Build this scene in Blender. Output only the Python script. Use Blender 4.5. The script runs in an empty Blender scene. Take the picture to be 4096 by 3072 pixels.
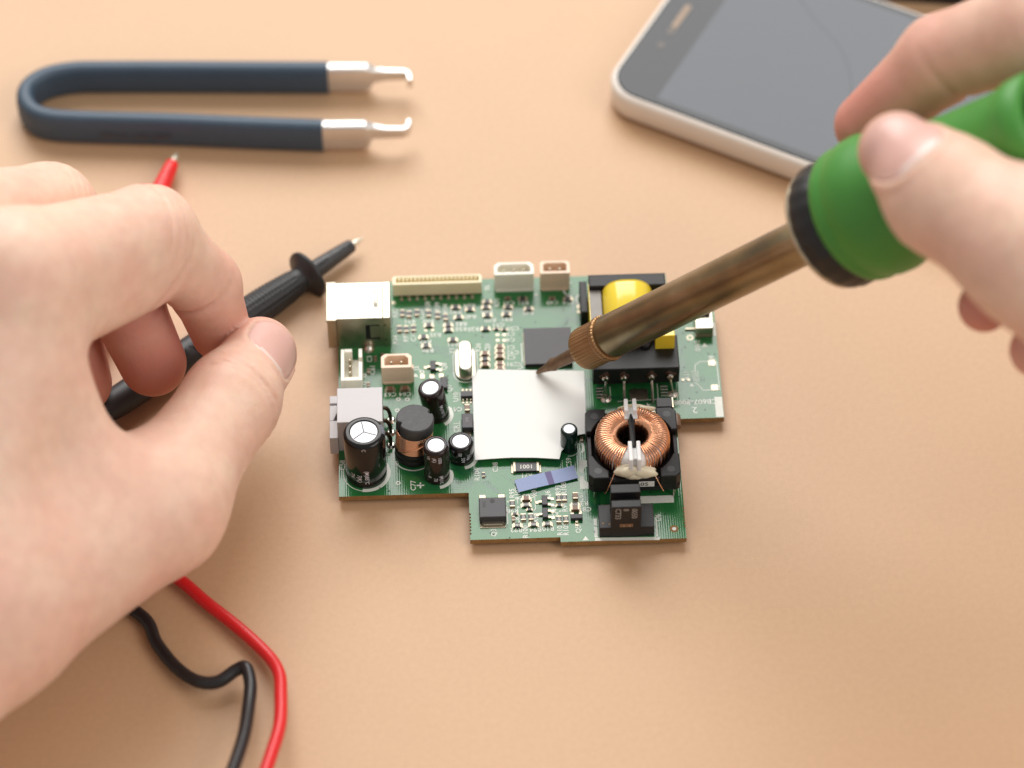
import bpy, bmesh, math, random
import numpy as np
from mathutils import Vector, Matrix, Euler

# ------------------------------------------------------------------ camera, light, exposure
S = 0.001                                   # everything below is written in millimetres
scene = bpy.context.scene
PITCH = math.radians(50.5)
ROLL = math.radians(0.5)
DIST = 844.0
FWD = Vector((0, math.cos(PITCH), -math.sin(PITCH)))
cam_data = bpy.data.cameras.new('camera')
cam_data.sensor_width = 36.0
cam_data.lens = 118.65
cam_data.clip_start = 0.01
cam_data.clip_end = 20.0
cam_data.dof.use_dof = True
cam_data.dof.focus_distance = 0.818
cam_data.dof.aperture_fstop = 6.9
cam_data.dof.aperture_blades = 0
cam = bpy.data.objects.new('camera', cam_data)
scene.collection.objects.link(cam)
right = Vector((1, 0, 0)); up = Vector((0, math.sin(PITCH), math.cos(PITCH)))
r2 = right * math.cos(ROLL) - up * math.sin(ROLL)
u2 = up * math.cos(ROLL) + right * math.sin(ROLL)
m3 = Matrix((r2, u2, -FWD)).transposed()
cam.matrix_world = Matrix.Translation(-FWD * DIST * S) @ m3.to_4x4()
scene.camera = cam

world = bpy.data.worlds.new('World'); scene.world = world; world.use_nodes = True
bg = world.node_tree.nodes['Background']
bg.inputs['Color'].default_value = (1.0, 0.965, 0.93, 1)
bg.inputs['Strength'].default_value = 0.46

def area(name, loc, target, sx, sy, power, col):
    l = bpy.data.lights.new(name, 'AREA'); l.shape = 'RECTANGLE'
    l.size = sx * S; l.size_y = sy * S; l.energy = power; l.color = col
    o = bpy.data.objects.new(name, l); scene.collection.objects.link(o)
    o.location = Vector(loc) * S
    o.rotation_euler = (Vector(target) - Vector(loc)).to_track_quat('-Z', 'Y').to_euler()
    return o
area('window_light', (-120, 940, 905), (0, 10, 0), 1050, 900, 19.6, (1.0, 0.980, 0.955))
area('fill_light', (720, -380, 800), (-40, -20, 20), 760, 640, 5.6, (1.0, 0.955, 0.91))  # added fill lamp, lifts the hands and the camera-facing sides

vs = scene.view_settings
vs.view_transform = 'Standard'; vs.look = 'None'; vs.gamma = 1.0; vs.use_curve_mapping = False
vs.exposure = 0.0
scene.render.engine = 'CYCLES'
scene.cycles.use_denoising = True
scene.cycles.max_bounces = 10
scene.cycles.sample_clamp_indirect = 6.0

rng = random.Random(7)
C = scene.collection

# ------------------------------------------------------------------ materials
def srgb(r, g, b):
    f = lambda c: (c / 255 / 12.92) if c / 255 <= 0.04045 else ((c / 255 + 0.055) / 1.055) ** 2.4
    return (f(r), f(g), f(b), 1)

MATS = {}
def pm(name, col, rough=0.5, metal=0.0, spec=0.5, noise=0.0, nscale=400.0, bump=0.0, bscale=1500.0,
       coat=0.0, coat_rough=0.1, sss=0.0, sss_scale=0.001, ior=1.5, rvar=0.0):
    m = bpy.data.materials.new(name); m.use_nodes = True
    nt = m.node_tree; b = nt.nodes['Principled BSDF']
    b.inputs['Base Color'].default_value = col
    b.inputs['Roughness'].default_value = rough
    b.inputs['Metallic'].default_value = metal
    b.inputs['IOR'].default_value = ior
    b.inputs['Specular IOR Level'].default_value = spec
    b.inputs['Coat Weight'].default_value = coat
    b.inputs['Coat Roughness'].default_value = coat_rough
    if sss:
        b.inputs['Subsurface Weight'].default_value = sss
        b.inputs['Subsurface Radius'].default_value = (1, 0.7, 0.5)
        b.inputs['Subsurface Scale'].default_value = sss_scale
    tc = nt.nodes.new('ShaderNodeTexCoord')
    if noise or rvar:
        n = nt.nodes.new('ShaderNodeTexNoise'); n.inputs['Scale'].default_value = nscale
        n.inputs['Detail'].default_value = 4
        nt.links.new(tc.outputs['Object'], n.inputs['Vector'])
        if noise:
            mx = nt.nodes.new('ShaderNodeMix'); mx.data_type = 'RGBA'
            mx.inputs[6].default_value = tuple(c * (1 - noise) for c in col[:3]) + (1,)
            mx.inputs[7].default_value = tuple(min(1, c * (1 + noise)) for c in col[:3]) + (1,)
            nt.links.new(n.outputs['Fac'], mx.inputs[0])
            nt.links.new(mx.outputs[2], b.inputs['Base Color'])
        if rvar:
            mr = nt.nodes.new('ShaderNodeMapRange')
            mr.inputs['From Min'].default_value = 0.3; mr.inputs['From Max'].default_value = 0.7
            mr.inputs['To Min'].default_value = max(0.02, rough - rvar); mr.inputs['To Max'].default_value = rough + rvar
            nt.links.new(n.outputs['Fac'], mr.inputs['Value'])
            nt.links.new(mr.outputs['Result'], b.inputs['Roughness'])
    if bump:
        n2 = nt.nodes.new('ShaderNodeTexNoise'); n2.inputs['Scale'].default_value = bscale
        n2.inputs['Detail'].default_value = 3
        nt.links.new(tc.outputs['Object'], n2.inputs['Vector'])
        bp = nt.nodes.new('ShaderNodeBump'); bp.inputs['Strength'].default_value = bump
        bp.inputs['Distance'].default_value = 0.0002
        nt.links.new(n2.outputs['Fac'], bp.inputs['Height'])
        nt.links.new(bp.outputs['Normal'], b.inputs['Normal'])
    MATS[name] = m
    return m

pm('silk', srgb(224, 226, 216), 0.55, noise=0.08, nscale=900)
pm('pcb_edge', srgb(140, 104, 58), 0.8, noise=0.45, nscale=700, bump=0.7, bscale=1600)
pm('trace', (0.012, 0.105, 0.045, 1), 0.2, ior=1.6)
pm('via_dark', (0.010, 0.025, 0.014, 1), 0.4)
pm('tin', srgb(176, 166, 146), 0.42, 1.0, noise=0.25, nscale=1500, bump=0.5, bscale=900)
pm('solder', srgb(200, 196, 186), 0.24, 1.0, bump=0.4, bscale=700)
pm('usb_steel', srgb(186, 180, 164), 0.34, 1.0, noise=0.10, nscale=350, rvar=0.06)
pm('aluminium', (0.25, 0.25, 0.255, 1), 0.30, 1.0)
pm('alu_edge', (0.75, 0.75, 0.75, 1), 0.25, 1.0)
pm('sleeve_brown', (0.016, 0.008, 0.008, 1), 0.14, spec=0.36)
pm('sleeve_black', (0.007, 0.006, 0.006, 1), 0.13, spec=0.36)
pm('sleeve_green', (0.004, 0.018, 0.014, 1), 0.15, spec=0.36)
pm('cap_print', srgb(205, 205, 215), 0.4)
pm('sleeve_band', srgb(120, 122, 132), 0.25)
pm('cream_plastic', srgb(244, 230, 192), 0.42, noise=0.06, nscale=250, sss=0.12, sss_scale=0.0012)
pm('white_nylon', srgb(248, 244, 230), 0.40, noise=0.04, nscale=250, sss=0.15, sss_scale=0.0012)
pm('tan_nylon', srgb(240, 214, 188), 0.42, noise=0.05, nscale=250, sss=0.10, sss_scale=0.001)
pm('grey_plastic', srgb(196, 193, 194), 0.48, noise=0.04, nscale=200, bump=0.12, bscale=2500)
pm('black_plastic', (0.010, 0.0095, 0.010, 1), 0.46, spec=0.38, noise=0.2, nscale=400, bump=0.15, bscale=2500)
pm('ic_body', (0.035, 0.032, 0.037, 1), 0.46, noise=0.12, nscale=500, bump=0.10, bscale=3000)
pm('ferrite', (0.050, 0.050, 0.052, 1), 0.55, noise=0.35, nscale=900, bump=0.5, bscale=1300)
pm('core_grey', srgb(150, 146, 142), 0.5, 0.0, noise=0.2, nscale=500, bump=0.3, bscale=1200)
pm('copper_wire', srgb(255, 190, 152), 0.24, 1.0, noise=0.12, nscale=300)
pm('coil_tape', srgb(252, 222, 64), 0.22, coat=0.4, coat_rough=0.12, noise=0.05, nscale=120)
pm('separator_white', srgb(246, 244, 242), 0.45, sss=0.2, sss_scale=0.0015)
pm('glue', srgb(242, 230, 202), 0.35, noise=0.12, nscale=300, bump=0.5, bscale=350, sss=0.25, sss_scale=0.002)
pm('flux', srgb(70, 38, 14), 0.4, noise=0.4, nscale=900, bump=0.6, bscale=900)
pm('label_paper', srgb(236, 236, 232), 0.7, spec=0.3, noise=0.015, nscale=60, bump=0.06, bscale=300)
pm('blue_tape', srgb(140, 154, 190), 0.62, noise=0.07, nscale=1800, bump=0.2, bscale=3000)
pm('purple_ink', srgb(98, 88, 132), 0.6, noise=0.08, nscale=1800)
pm('res_body', (0.022, 0.020, 0.020, 1), 0.38)
pm('res_print', srgb(225, 220, 210), 0.5)
pm('cap_ceramic', srgb(120, 88, 66), 0.42, noise=0.08, nscale=900)
pm('brown_lead', srgb(72, 58, 46), 0.35, 0.8)
pm('orange_speck', srgb(200, 140, 30), 0.6)

# ------------------------------------------------------------------ mesh helpers
class MB:
    """collects shapes in millimetres and links them as one mesh object"""
    def __init__(s): s.V = []; s.F = []; s.M = []; s.SM = []
    def add(s, V, F, mi=0, smooth=False):
        o = len(s.V); s.V += [tuple(v) for v in V]
        for f in F:
            s.F.append(tuple(i + o for i in f)); s.M.append(mi); s.SM.append(smooth)
    def box(s, x0, x1, y0, y1, z0, z1, bev=0.0, mi=0, rz=0.0):
        s.prism([(x0, y0), (x1, y0), (x1, y1), (x0, y1)], z0, z1, bev, mi)
    def prism(s, poly, z0, z1, bev=0.0, mi=0, side_mi=None, bev_bottom=False, smooth=False):
        """vertical prism; bev chamfers the top edge (and the bottom edge on request)"""
        n = len(poly); side_mi = mi if side_mi is None else side_mi
        def inset(p, d):
            out = []
            for i in range(n):
                a, b, c = Vector(p[i - 1]), Vector(p[i]), Vector(p[(i + 1) % n])
                e1 = (b - a).normalized(); e2 = (c - b).normalized()
                n1 = Vector((-e1.y, e1.x)); n2 = Vector((-e2.y, e2.x))
                k = n1 + n2; l = k.length_squared
                k = k * (2 / l) * 0.5 * 2 / 2 if l > 1e-9 else n1
                q = b + (n1 + n2) * (d / max(0.3, 1 + n1.dot(n2)))
                out.append((q.x, q.y))
            return out
        rings = []
        if bev_bottom and bev: rings.append((inset(poly, bev), z0)); rings.append((poly, z0 + bev))
        else: rings.append((poly, z0))
        if bev:
            rings.append((poly, z1 - bev)); rings.append((inset(poly, bev * 0.3), z1 - bev * 0.3)); rings.append((inset(poly, bev), z1))
        else: rings.append((poly, z1))
        V = []
        for p, z in rings: V += [(x, y, z) for x, y in p]
        k = len(rings)
        Fs = []
        for r in range(k - 1):
            for i in range(n):
                j = (i + 1) % n
                Fs.append((r * n + i, r * n + j, (r + 1) * n + j, (r + 1) * n + i))
        s.add(V, Fs, side_mi, smooth)
        s.add([V[(k - 1) * n + i] for i in range(n)], [tuple(range(n))], mi)
        s.add([V[i] for i in range(n)], [tuple(reversed(range(n)))], side_mi)
    def lathe(s, prof, o=(0, 0, 0), ax=(0, 0, 1), n=32, mi=0, smooth=True, cap0=True, cap1=True, rfun=None):
        ax = Vector(ax).normalized(); o = Vector(o)
        t = Vector((1, 0, 0)) if abs(ax.x) < 0.8 else Vector((0, 1, 0))
        e1 = (t - ax * t.dot(ax)).normalized(); e2 = ax.cross(e1)
        V = []
        for r, z in prof:
            for i in range(n):
                a = 2 * math.pi * i / n
                rr = r * (rfun(a, z) if rfun else 1)
                V.append(o + ax * z + e1 * (rr * math.cos(a)) + e2 * (rr * math.sin(a)))
        F = []
        for k in range(len(prof) - 1):
            for i in range(n):
                j = (i + 1) % n
                F.append((k * n + i, k * n + j, (k + 1) * n + j, (k + 1) * n + i))
        s.add(V, F, mi, smooth)
        if cap0: s.add(V[:n], [tuple(reversed(range(n)))], mi)
        if cap1: s.add(V[-n:], [tuple(range(n))], mi)
    def tube(s, pts, r, n=8, mi=0, caps=True, squash=None):
        pts = [Vector(p) for p in pts]; m = len(pts)
        rs = r if isinstance(r, (list, tuple)) else [r] * m
        tang = [(pts[min(i + 1, m - 1)] - pts[max(i - 1, 0)]).normalized() for i in range(m)]
        ref = Vector((0, 0, 1)) if abs(tang[0].z) < 0.9 else Vector((1, 0, 0))
        e1 = (ref - tang[0] * ref.dot(tang[0])).normalized()
        V = []
        for i in range(m):
            e1 = (e1 - tang[i] * e1.dot(tang[i])).normalized(); e2 = tang[i].cross(e1)
            for k in range(n):
                a = 2 * math.pi * k / n
                V.append(pts[i] + e1 * (rs[i] * math.cos(a)) + e2 * (rs[i] * math.sin(a)))
        F = []
        for i in range(m - 1):
            for k in range(n):
                j = (k + 1) % n
                F.append((i * n + k, i * n + j, (i + 1) * n + j, (i + 1) * n + k))
        s.add(V, F, mi, True)
        if caps:
            s.add(V[:n], [tuple(reversed(range(n)))], mi); s.add(V[-n:], [tuple(range(n))], mi)
    def mesh(s, name, mats):
        me = bpy.data.meshes.new(name)
        me.from_pydata([(x * S, y * S, z * S) for x, y, z in s.V], [], s.F)
        for m in (mats if isinstance(mats, (list, tuple)) else [mats]): me.materials.append(MATS[m])
        me.polygons.foreach_set('material_index', s.M)
        me.polygons.foreach_set('use_smooth', s.SM)
        me.update()
        return me
    def build(s, name, mats, parent=None, loc=(0, 0, 0), rz=0.0, kind=None, label=None):
        return link(name, s.mesh(name, mats), parent, loc, rz, kind, label)

def link(name, me, parent=None, loc=(0, 0, 0), rz=0.0, kind=None, label=None):
    o = bpy.data.objects.new(name, me); C.objects.link(o)
    o.location = Vector(loc) * S; o.rotation_euler = (0, 0, rz)
    if parent is not None: o.parent = parent
    if kind: o['kind'] = kind
    if label: o['label'] = label
    return o

def thing(name, label, cat, loc=(0, 0, 0), rz=0.0, group=None):
    o = bpy.data.objects.new(name, None); C.objects.link(o)
    o.location = Vector(loc) * S; o.rotation_euler = (0, 0, rz); o.empty_display_size = 0.01
    o['label'] = label; o['category'] = cat
    if group: o['group'] = group
    return o

def rounded(x0, x1, y0, y1, r, n=6):
    P = []
    for cx, cy, a0 in ((x1 - r, y0 + r, -90), (x1 - r, y1 - r, 0), (x0 + r, y1 - r, 90), (x0 + r, y0 + r, 180)):
        for i in range(n + 1):
            a = math.radians(a0 + 90 * i / n); P.append((cx + r * math.cos(a), cy + r * math.sin(a)))
    return P

def smooth_path(pts, per=8):
    """Catmull-Rom through the points"""
    pts = [Vector(p) for p in pts]; P = [pts[0] * 2 - pts[1]] + pts + [pts[-1] * 2 - pts[-2]]; out = []
    for i in range(1, len(P) - 2):
        for k in range(per):
            t = k / per; a, b, c, d = P[i - 1:i + 3]
            out.append(0.5 * ((2 * b) + (c - a) * t + (2 * a - 5 * b + 4 * c - d) * t * t + (3 * b - a - 3 * c + d) * t ** 3))
    out.append(pts[-1]); return out

_font_cache = {}
def text_mesh(body, res=2):
    """glyph outlines of a word, centred, 1 unit cap height: (verts2d, faces)"""
    if body in _font_cache: return _font_cache[body]
    cu = bpy.data.curves.new('t', 'FONT'); cu.body = body; cu.size = 1.0; cu.resolution_u = res; cu.offset = 0.012
    cu.align_x = 'CENTER'; cu.align_y = 'CENTER'
    ob = bpy.data.objects.new('t', cu); C.objects.link(ob)
    dg = bpy.context.evaluated_depsgraph_get(); dg.update()
    me = bpy.data.meshes.new_from_object(ob.evaluated_get(dg))
    V = [(v.co.x / 0.70, v.co.y / 0.70) for v in me.vertices]; F = [tuple(p.vertices) for p in me.polygons]
    bpy.data.objects.remove(ob); bpy.data.curves.remove(cu); bpy.data.meshes.remove(me)
    _font_cache[body] = (V, F)
    return V, F

# ------------------------------------------------------------------ table
def mat_table():
    m = bpy.data.materials.new('table'); m.use_nodes = True; nt = m.node_tree; b = nt.nodes['Principled BSDF']
    tc = nt.nodes.new('ShaderNodeTexCoord')
    def noise(scale, det): 
        n = nt.nodes.new('ShaderNodeTexNoise'); n.inputs['Scale'].default_value = scale; n.inputs['Detail'].default_value = det
        nt.links.new(tc.outputs['Object'], n.inputs['Vector']); return n
    n1 = noise(2600, 3); n2 = noise(30, 3); n3 = noise(700, 2)
    r = nt.nodes.new('ShaderNodeValToRGB')
    r.color_ramp.elements[0].position = 0.25; r.color_ramp.elements[0].color = (0.520, 0.318, 0.174, 1)
    r.color_ramp.elements[1].position = 0.75; r.color_ramp.elements[1].color = (0.612, 0.386, 0.222, 1)
    ad = nt.nodes.new('ShaderNodeMath'); ad.operation = 'MULTIPLY_ADD'; ad.inputs[1].default_value = 0.35; 
    nt.links.new(n3.outputs['Fac'], ad.inputs[0])
    ad2 = nt.nodes.new('ShaderNodeMath'); ad2.operation = 'MULTIPLY_ADD'; ad2.inputs[1].default_value = 0.45; ad2.inputs[2].default_value = 0.0
    nt.links.new(n1.outputs['Fac'], ad2.inputs[0]); nt.links.new(ad2.outputs[0], ad.inputs[2])
    ad3 = nt.nodes.new('ShaderNodeMath'); ad3.operation = 'MULTIPLY_ADD'; ad3.inputs[1].default_value = 0.2
    nt.links.new(n2.outputs['Fac'], ad3.inputs[0]); nt.links.new(ad.outputs[0], ad3.inputs[2])
    nt.links.new(ad3.outputs[0], r.inputs[0]); nt.links.new(r.outputs[0], b.inputs['Base Color'])
    b.inputs['Roughness'].default_value = 0.5; b.inputs['Specular IOR Level'].default_value = 0.6
    bp = nt.nodes.new('ShaderNodeBump'); bp.inputs['Strength'].default_value = 0.25; bp.inputs['Distance'].default_value = 0.0001
    nt.links.new(n1.outputs['Fac'], bp.inputs['Height']); nt.links.new(bp.outputs['Normal'], b.inputs['Normal'])
    MATS['table'] = m
mat_table()
mb = MB(); mb.box(-420, 420, -420, 420, -18, 0)
tb = mb.build('table_top', 'table'); tb['kind'] = 'structure'; tb['label'] = 'flat tan matte table surface under everything'


# ------------------------------------------------------------------ circuit board
B = 3.1                                     # top of the board above the table
board = thing('circuit_board', 'green printed circuit board crowded with soldered parts, lying flat on the table', 'circuit board',
              (0, 0, 0), math.radians(1.6))

def mat_mask():
    m = bpy.data.materials.new('solder_mask'); m.use_nodes = True; nt = m.node_tree; b = nt.nodes['Principled BSDF']
    tc = nt.nodes.new('ShaderNodeTexCoord')
    n = nt.nodes.new('ShaderNodeTexNoise'); n.inputs['Scale'].default_value = 120; n.inputs['Detail'].default_value = 5
    nt.links.new(tc.outputs['Object'], n.inputs['Vector'])
    w = nt.nodes.new('ShaderNodeTexWave'); w.inputs['Scale'].default_value = 560; w.inputs['Distortion'].default_value = 0.6
    w.bands_direction = 'X'; nt.links.new(tc.outputs['Object'], w.inputs['Vector'])
    mx = nt.nodes.new('ShaderNodeMix'); mx.data_type = 'RGBA'
    mx.inputs[6].default_value = (0.014, 0.124, 0.032, 1); mx.inputs[7].default_value = (0.030, 0.182, 0.050, 1)
    a = nt.nodes.new('ShaderNodeMath'); a.operation = 'MULTIPLY_ADD'; a.inputs[1].default_value = 0.25
    nt.links.new(w.outputs['Fac'], a.inputs[0]); 
    s2 = nt.nodes.new('ShaderNodeMath'); s2.operation = 'MULTIPLY'; s2.inputs[1].default_value = 0.8
    nt.links.new(n.outputs['Fac'], s2.inputs[0]); nt.links.new(s2.outputs[0], a.inputs[2])
    nt.links.new(a.outputs[0], mx.inputs[0]); nt.links.new(mx.outputs[2], b.inputs['Base Color'])
    n4 = nt.nodes.new('ShaderNodeTexNoise'); n4.inputs['Scale'].default_value = 900; n4.inputs['Detail'].default_value = 3
    nt.links.new(tc.outputs['Object'], n4.inputs['Vector'])
    mr = nt.nodes.new('ShaderNodeMapRange'); mr.inputs['To Min'].default_value = 0.08; mr.inputs['To Max'].default_value = 0.20
    nt.links.new(n4.outputs['Fac'], mr.inputs['Value']); nt.links.new(mr.outputs['Result'], b.inputs['Roughness'])
    b.inputs['IOR'].default_value = 1.52
    bp = nt.nodes.new('ShaderNodeBump'); bp.inputs['Strength'].default_value = 0.10; bp.inputs['Distance'].default_value = 0.0001
    nt.links.new(w.outputs['Fac'], bp.inputs['Height']); nt.links.new(bp.outputs['Normal'], b.inputs['Normal'])
    MATS['solder_mask'] = m
mat_mask()

def bites(u, v0, v1, n, d, sgn):
    """half-round breakaway bites along a vertical edge"""
    pts = []
    for k in range(n):
        vc = v0 + (v1 - v0) * (k + 0.5) / n; r = abs(v1 - v0) / n * 0.36; dirn = 1 if v1 > v0 else -1
        for i in range(7):
            a = math.pi * i / 6
            pts.append((u + sgn * d * math.sin(a) * r / 0.4, vc - dirn * r * math.cos(a)))
    return pts
outline = [(-43.2, -36.3), (-11.75, -36.3)] + bites(-11.75, -42.4, -49.2, 7, 0.45, 1) + [(-11.75, -50.6), (9.9, -50.6), (9.9, -52.05), (40.1, -52.05)] \
    + bites(40.1, -49.0, -42.6, 7, 0.45, -1) + [(40.1, -15.3), (51.9, -15.3), (51.9, 20.2), (40.4, 20.2), (40.4, 32.5), (-43.2, 32.5)]
mb = MB(); mb.prism(outline, 1.5, B, 0.0, 0, 1)
mb.build('substrate', ['solder_mask', 'pcb_edge'], board)
# feet: clipped solder tails under the board keep it off the table
for (u, v) in [(-36.5, -29), (-40, 12), (45, 10), (23, -41), (37, -41), (25, 28), (5, -45)]:
    m = MB(); m.lathe([(0.9, 0.0), (0.9, 0.4), (0.5, 1.5)], (u, v, 0), n=10); m.build('solder_tail', 'solder', board)

def inside(u, v, mrg=0.6):
    def rect(a, b, c, d): return a + mrg < u < b - mrg and c + mrg < v < d - mrg
    return rect(-43.2, 40.1, -36.3, 32.5) or rect(-11.75, 40.1, -52, -30) or rect(35, 51.9, -15.3, 20.2)

# copper traces under the mask: many fine runs, 45 degree corners
tr = MB()
def ribbon(pts, w):
    for i in range(len(pts) - 1):
        a, b = Vector(pts[i]), Vector(pts[i + 1]); d = (b - a)
        if d.length < 0.05: continue
        d.normalize(); n = Vector((-d.y, d.x)) * w / 2; e = d * w / 2
        q = [a - e - n, b + e - n, b + e + n, a - e + n]
        tr.add([(p.x, p.y, B + 0.018 + 0.0004 * (i % 3)) for p in q], [(0, 1, 2, 3)])
dirs = [Vector((math.cos(math.radians(45 * k)), math.sin(math.radians(45 * k)))) for k in range(8)]
for _ in range(175):
    u0, v0 = rng.uniform(-42, 51), rng.uniform(-51, 32)
    if not inside(u0, v0, 1.5): continue
    k = rng.randrange(8); n = rng.randint(1, 5); pitch = rng.choice((0.42, 0.5, 0.6)); w = rng.choice((0.14, 0.16, 0.2))
    segs = [(k, rng.uniform(1.5, 7)), ((k + rng.choice((-1, 1))) % 8, rng.uniform(1, 4)), (k, rng.uniform(1, 7))]
    perp = Vector((-dirs[k].y, dirs[k].x))
    for j in range(n):
        p = Vector((u0, v0)) + perp * pitch * j; pts = [tuple(p)]; ok = True
        for kk, L in segs:
            p = p + dirs[kk] * (L + (j * 0.2 if kk == k else 0)); pts.append(tuple(p))
            if not inside(p.x, p.y): ok = False
        if ok: ribbon(pts, w)
# a few long runs that can be followed in the photo
for k in range(5):
    ribbon([(-8.5 + 0.55 * k, -29.5), (-8.5 + 0.55 * k, -33.4 - 0.2 * k), (-4.2 + 0.55 * k, -37.2 - 0.35 * k), (-4.2 + 0.55 * k, -38.6)], 0.16)
    ribbon([(0.5, -33.9 - 0.6 * k), (9.5 + 0.5 * k, -34.4 - 0.6 * k), (12.2 + 0.5 * k, -31.8 - 0.6 * k)], 0.16)
    ribbon([(16.0 + 0.4 * k, -37.4), (16.0 + 0.4 * k, -40.5), (18.0 + 0.4 * k, -42.5)], 0.15)
    ribbon([(-20.5 - 0.6 * k, 8.2 + 0.5 * k), (-16.5 + 0.55 * k, 8.2 + 0.5 * k), (-15.2 + 0.55 * k, 6.8 + 0.4 * k), (-15.2 + 0.55 * k, -0.5)], 0.18)
    ribbon([(-21.0 - 0.7 * k, -33.0 - 0.5 * k), (-12.0, -33.0 - 0.5 * k), (-10.5, -31.5 - 0.5 * k)], 0.16)
for k in range(12): ribbon([(42.5 + 0.75 * k, -14.0), (42.5 + 0.75 * k, -2.5)], 0.22)
for k in range(9): ribbon([(18.8, -9.5 - 0.5 * k), (21.8 + 0.3 * k, -12.5 - 0.5 * k)], 0.16)
tr.build('copper_trace', 'trace', board, kind='stuff')
vi = MB()
for _ in range(230):
    u, v = rng.uniform(-42, 51), rng.uniform(-51, 32)
    if inside(u, v, 0.9): vi.lathe([(0.22, 0.0), (0.22, 0.032), (0.12, 0.032), (0.10, 0.012)], (u, v, B + 0.004), n=8, smooth=False)
vi.build('via', 'via_dark', board, kind='stuff')

# ---- flat print and bare pads
def silk(poly, z=0.03, name='silkscreen_mark', mat='silk', holes=None):
    m = MB(); m.prism(poly, B + 0.002, B + z); return m.build(name, mat, board)
def silk_line(pts, w=0.2):
    m = MB()
    for i in range(len(pts) - 1):
        a, b = Vector(pts[i]), Vector(pts[i + 1]); d = (b - a).normalized(); n = Vector((-d.y, d.x)) * w / 2; e = d * w / 2
        m.prism([tuple(a - e - n), tuple(b + e - n), tuple(b + e + n), tuple(a - e + n)], B + 0.002, B + 0.03 + 0.001 * i)
    return m.build('silkscreen_line', 'silk', board)
def word(body, u, v, rot=0, h=1.1, z=None, mat='silk', parent=None, stretch=1.0):
    V, F = text_mesh(body); a = math.radians(rot); zz = B + 0.035 if z is None else z
    m = MB(); m.add([(u + h * (x * stretch * math.cos(a) - y * math.sin(a)), v + h * (x * stretch * math.sin(a) + y * math.cos(a)), zz) for x, y in V], F)
    return m.build('lettering', mat, parent or board)
def ring_mark(u, v, r0, r1, z=0.03, mat='silk', n=20, name='silkscreen_ring', a0=0, a1=360):
    m = MB(); V = []; F = []
    k = max(4, int(n * (a1 - a0) / 360)); closed = (a1 - a0) == 360
    for i in range(k + (0 if closed else 1)):
        a = math.radians(a0 + (a1 - a0) * i / k)
        V += [(u + r0 * math.cos(a), v + r0 * math.sin(a), B + z), (u + r1 * math.cos(a), v + r1 * math.sin(a), B + z)]
    c = len(V) // 2
    for i in range(c if closed else c - 1):
        j = (i + 1) % c; F.append((2 * i, 2 * i + 1, 2 * j + 1, 2 * j))
    m.add(V, F); return m.build(name, mat, board)
def pad(u, v, w, h, name='solder_pad'):
    m = MB(); m.prism(rounded(u - w / 2, u + w / 2, v - h / 2, v + h / 2, min(w, h) * 0.18, 2), B + 0.002, B + 0.09, 0.04); return m.build(name, 'tin', board)

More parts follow.
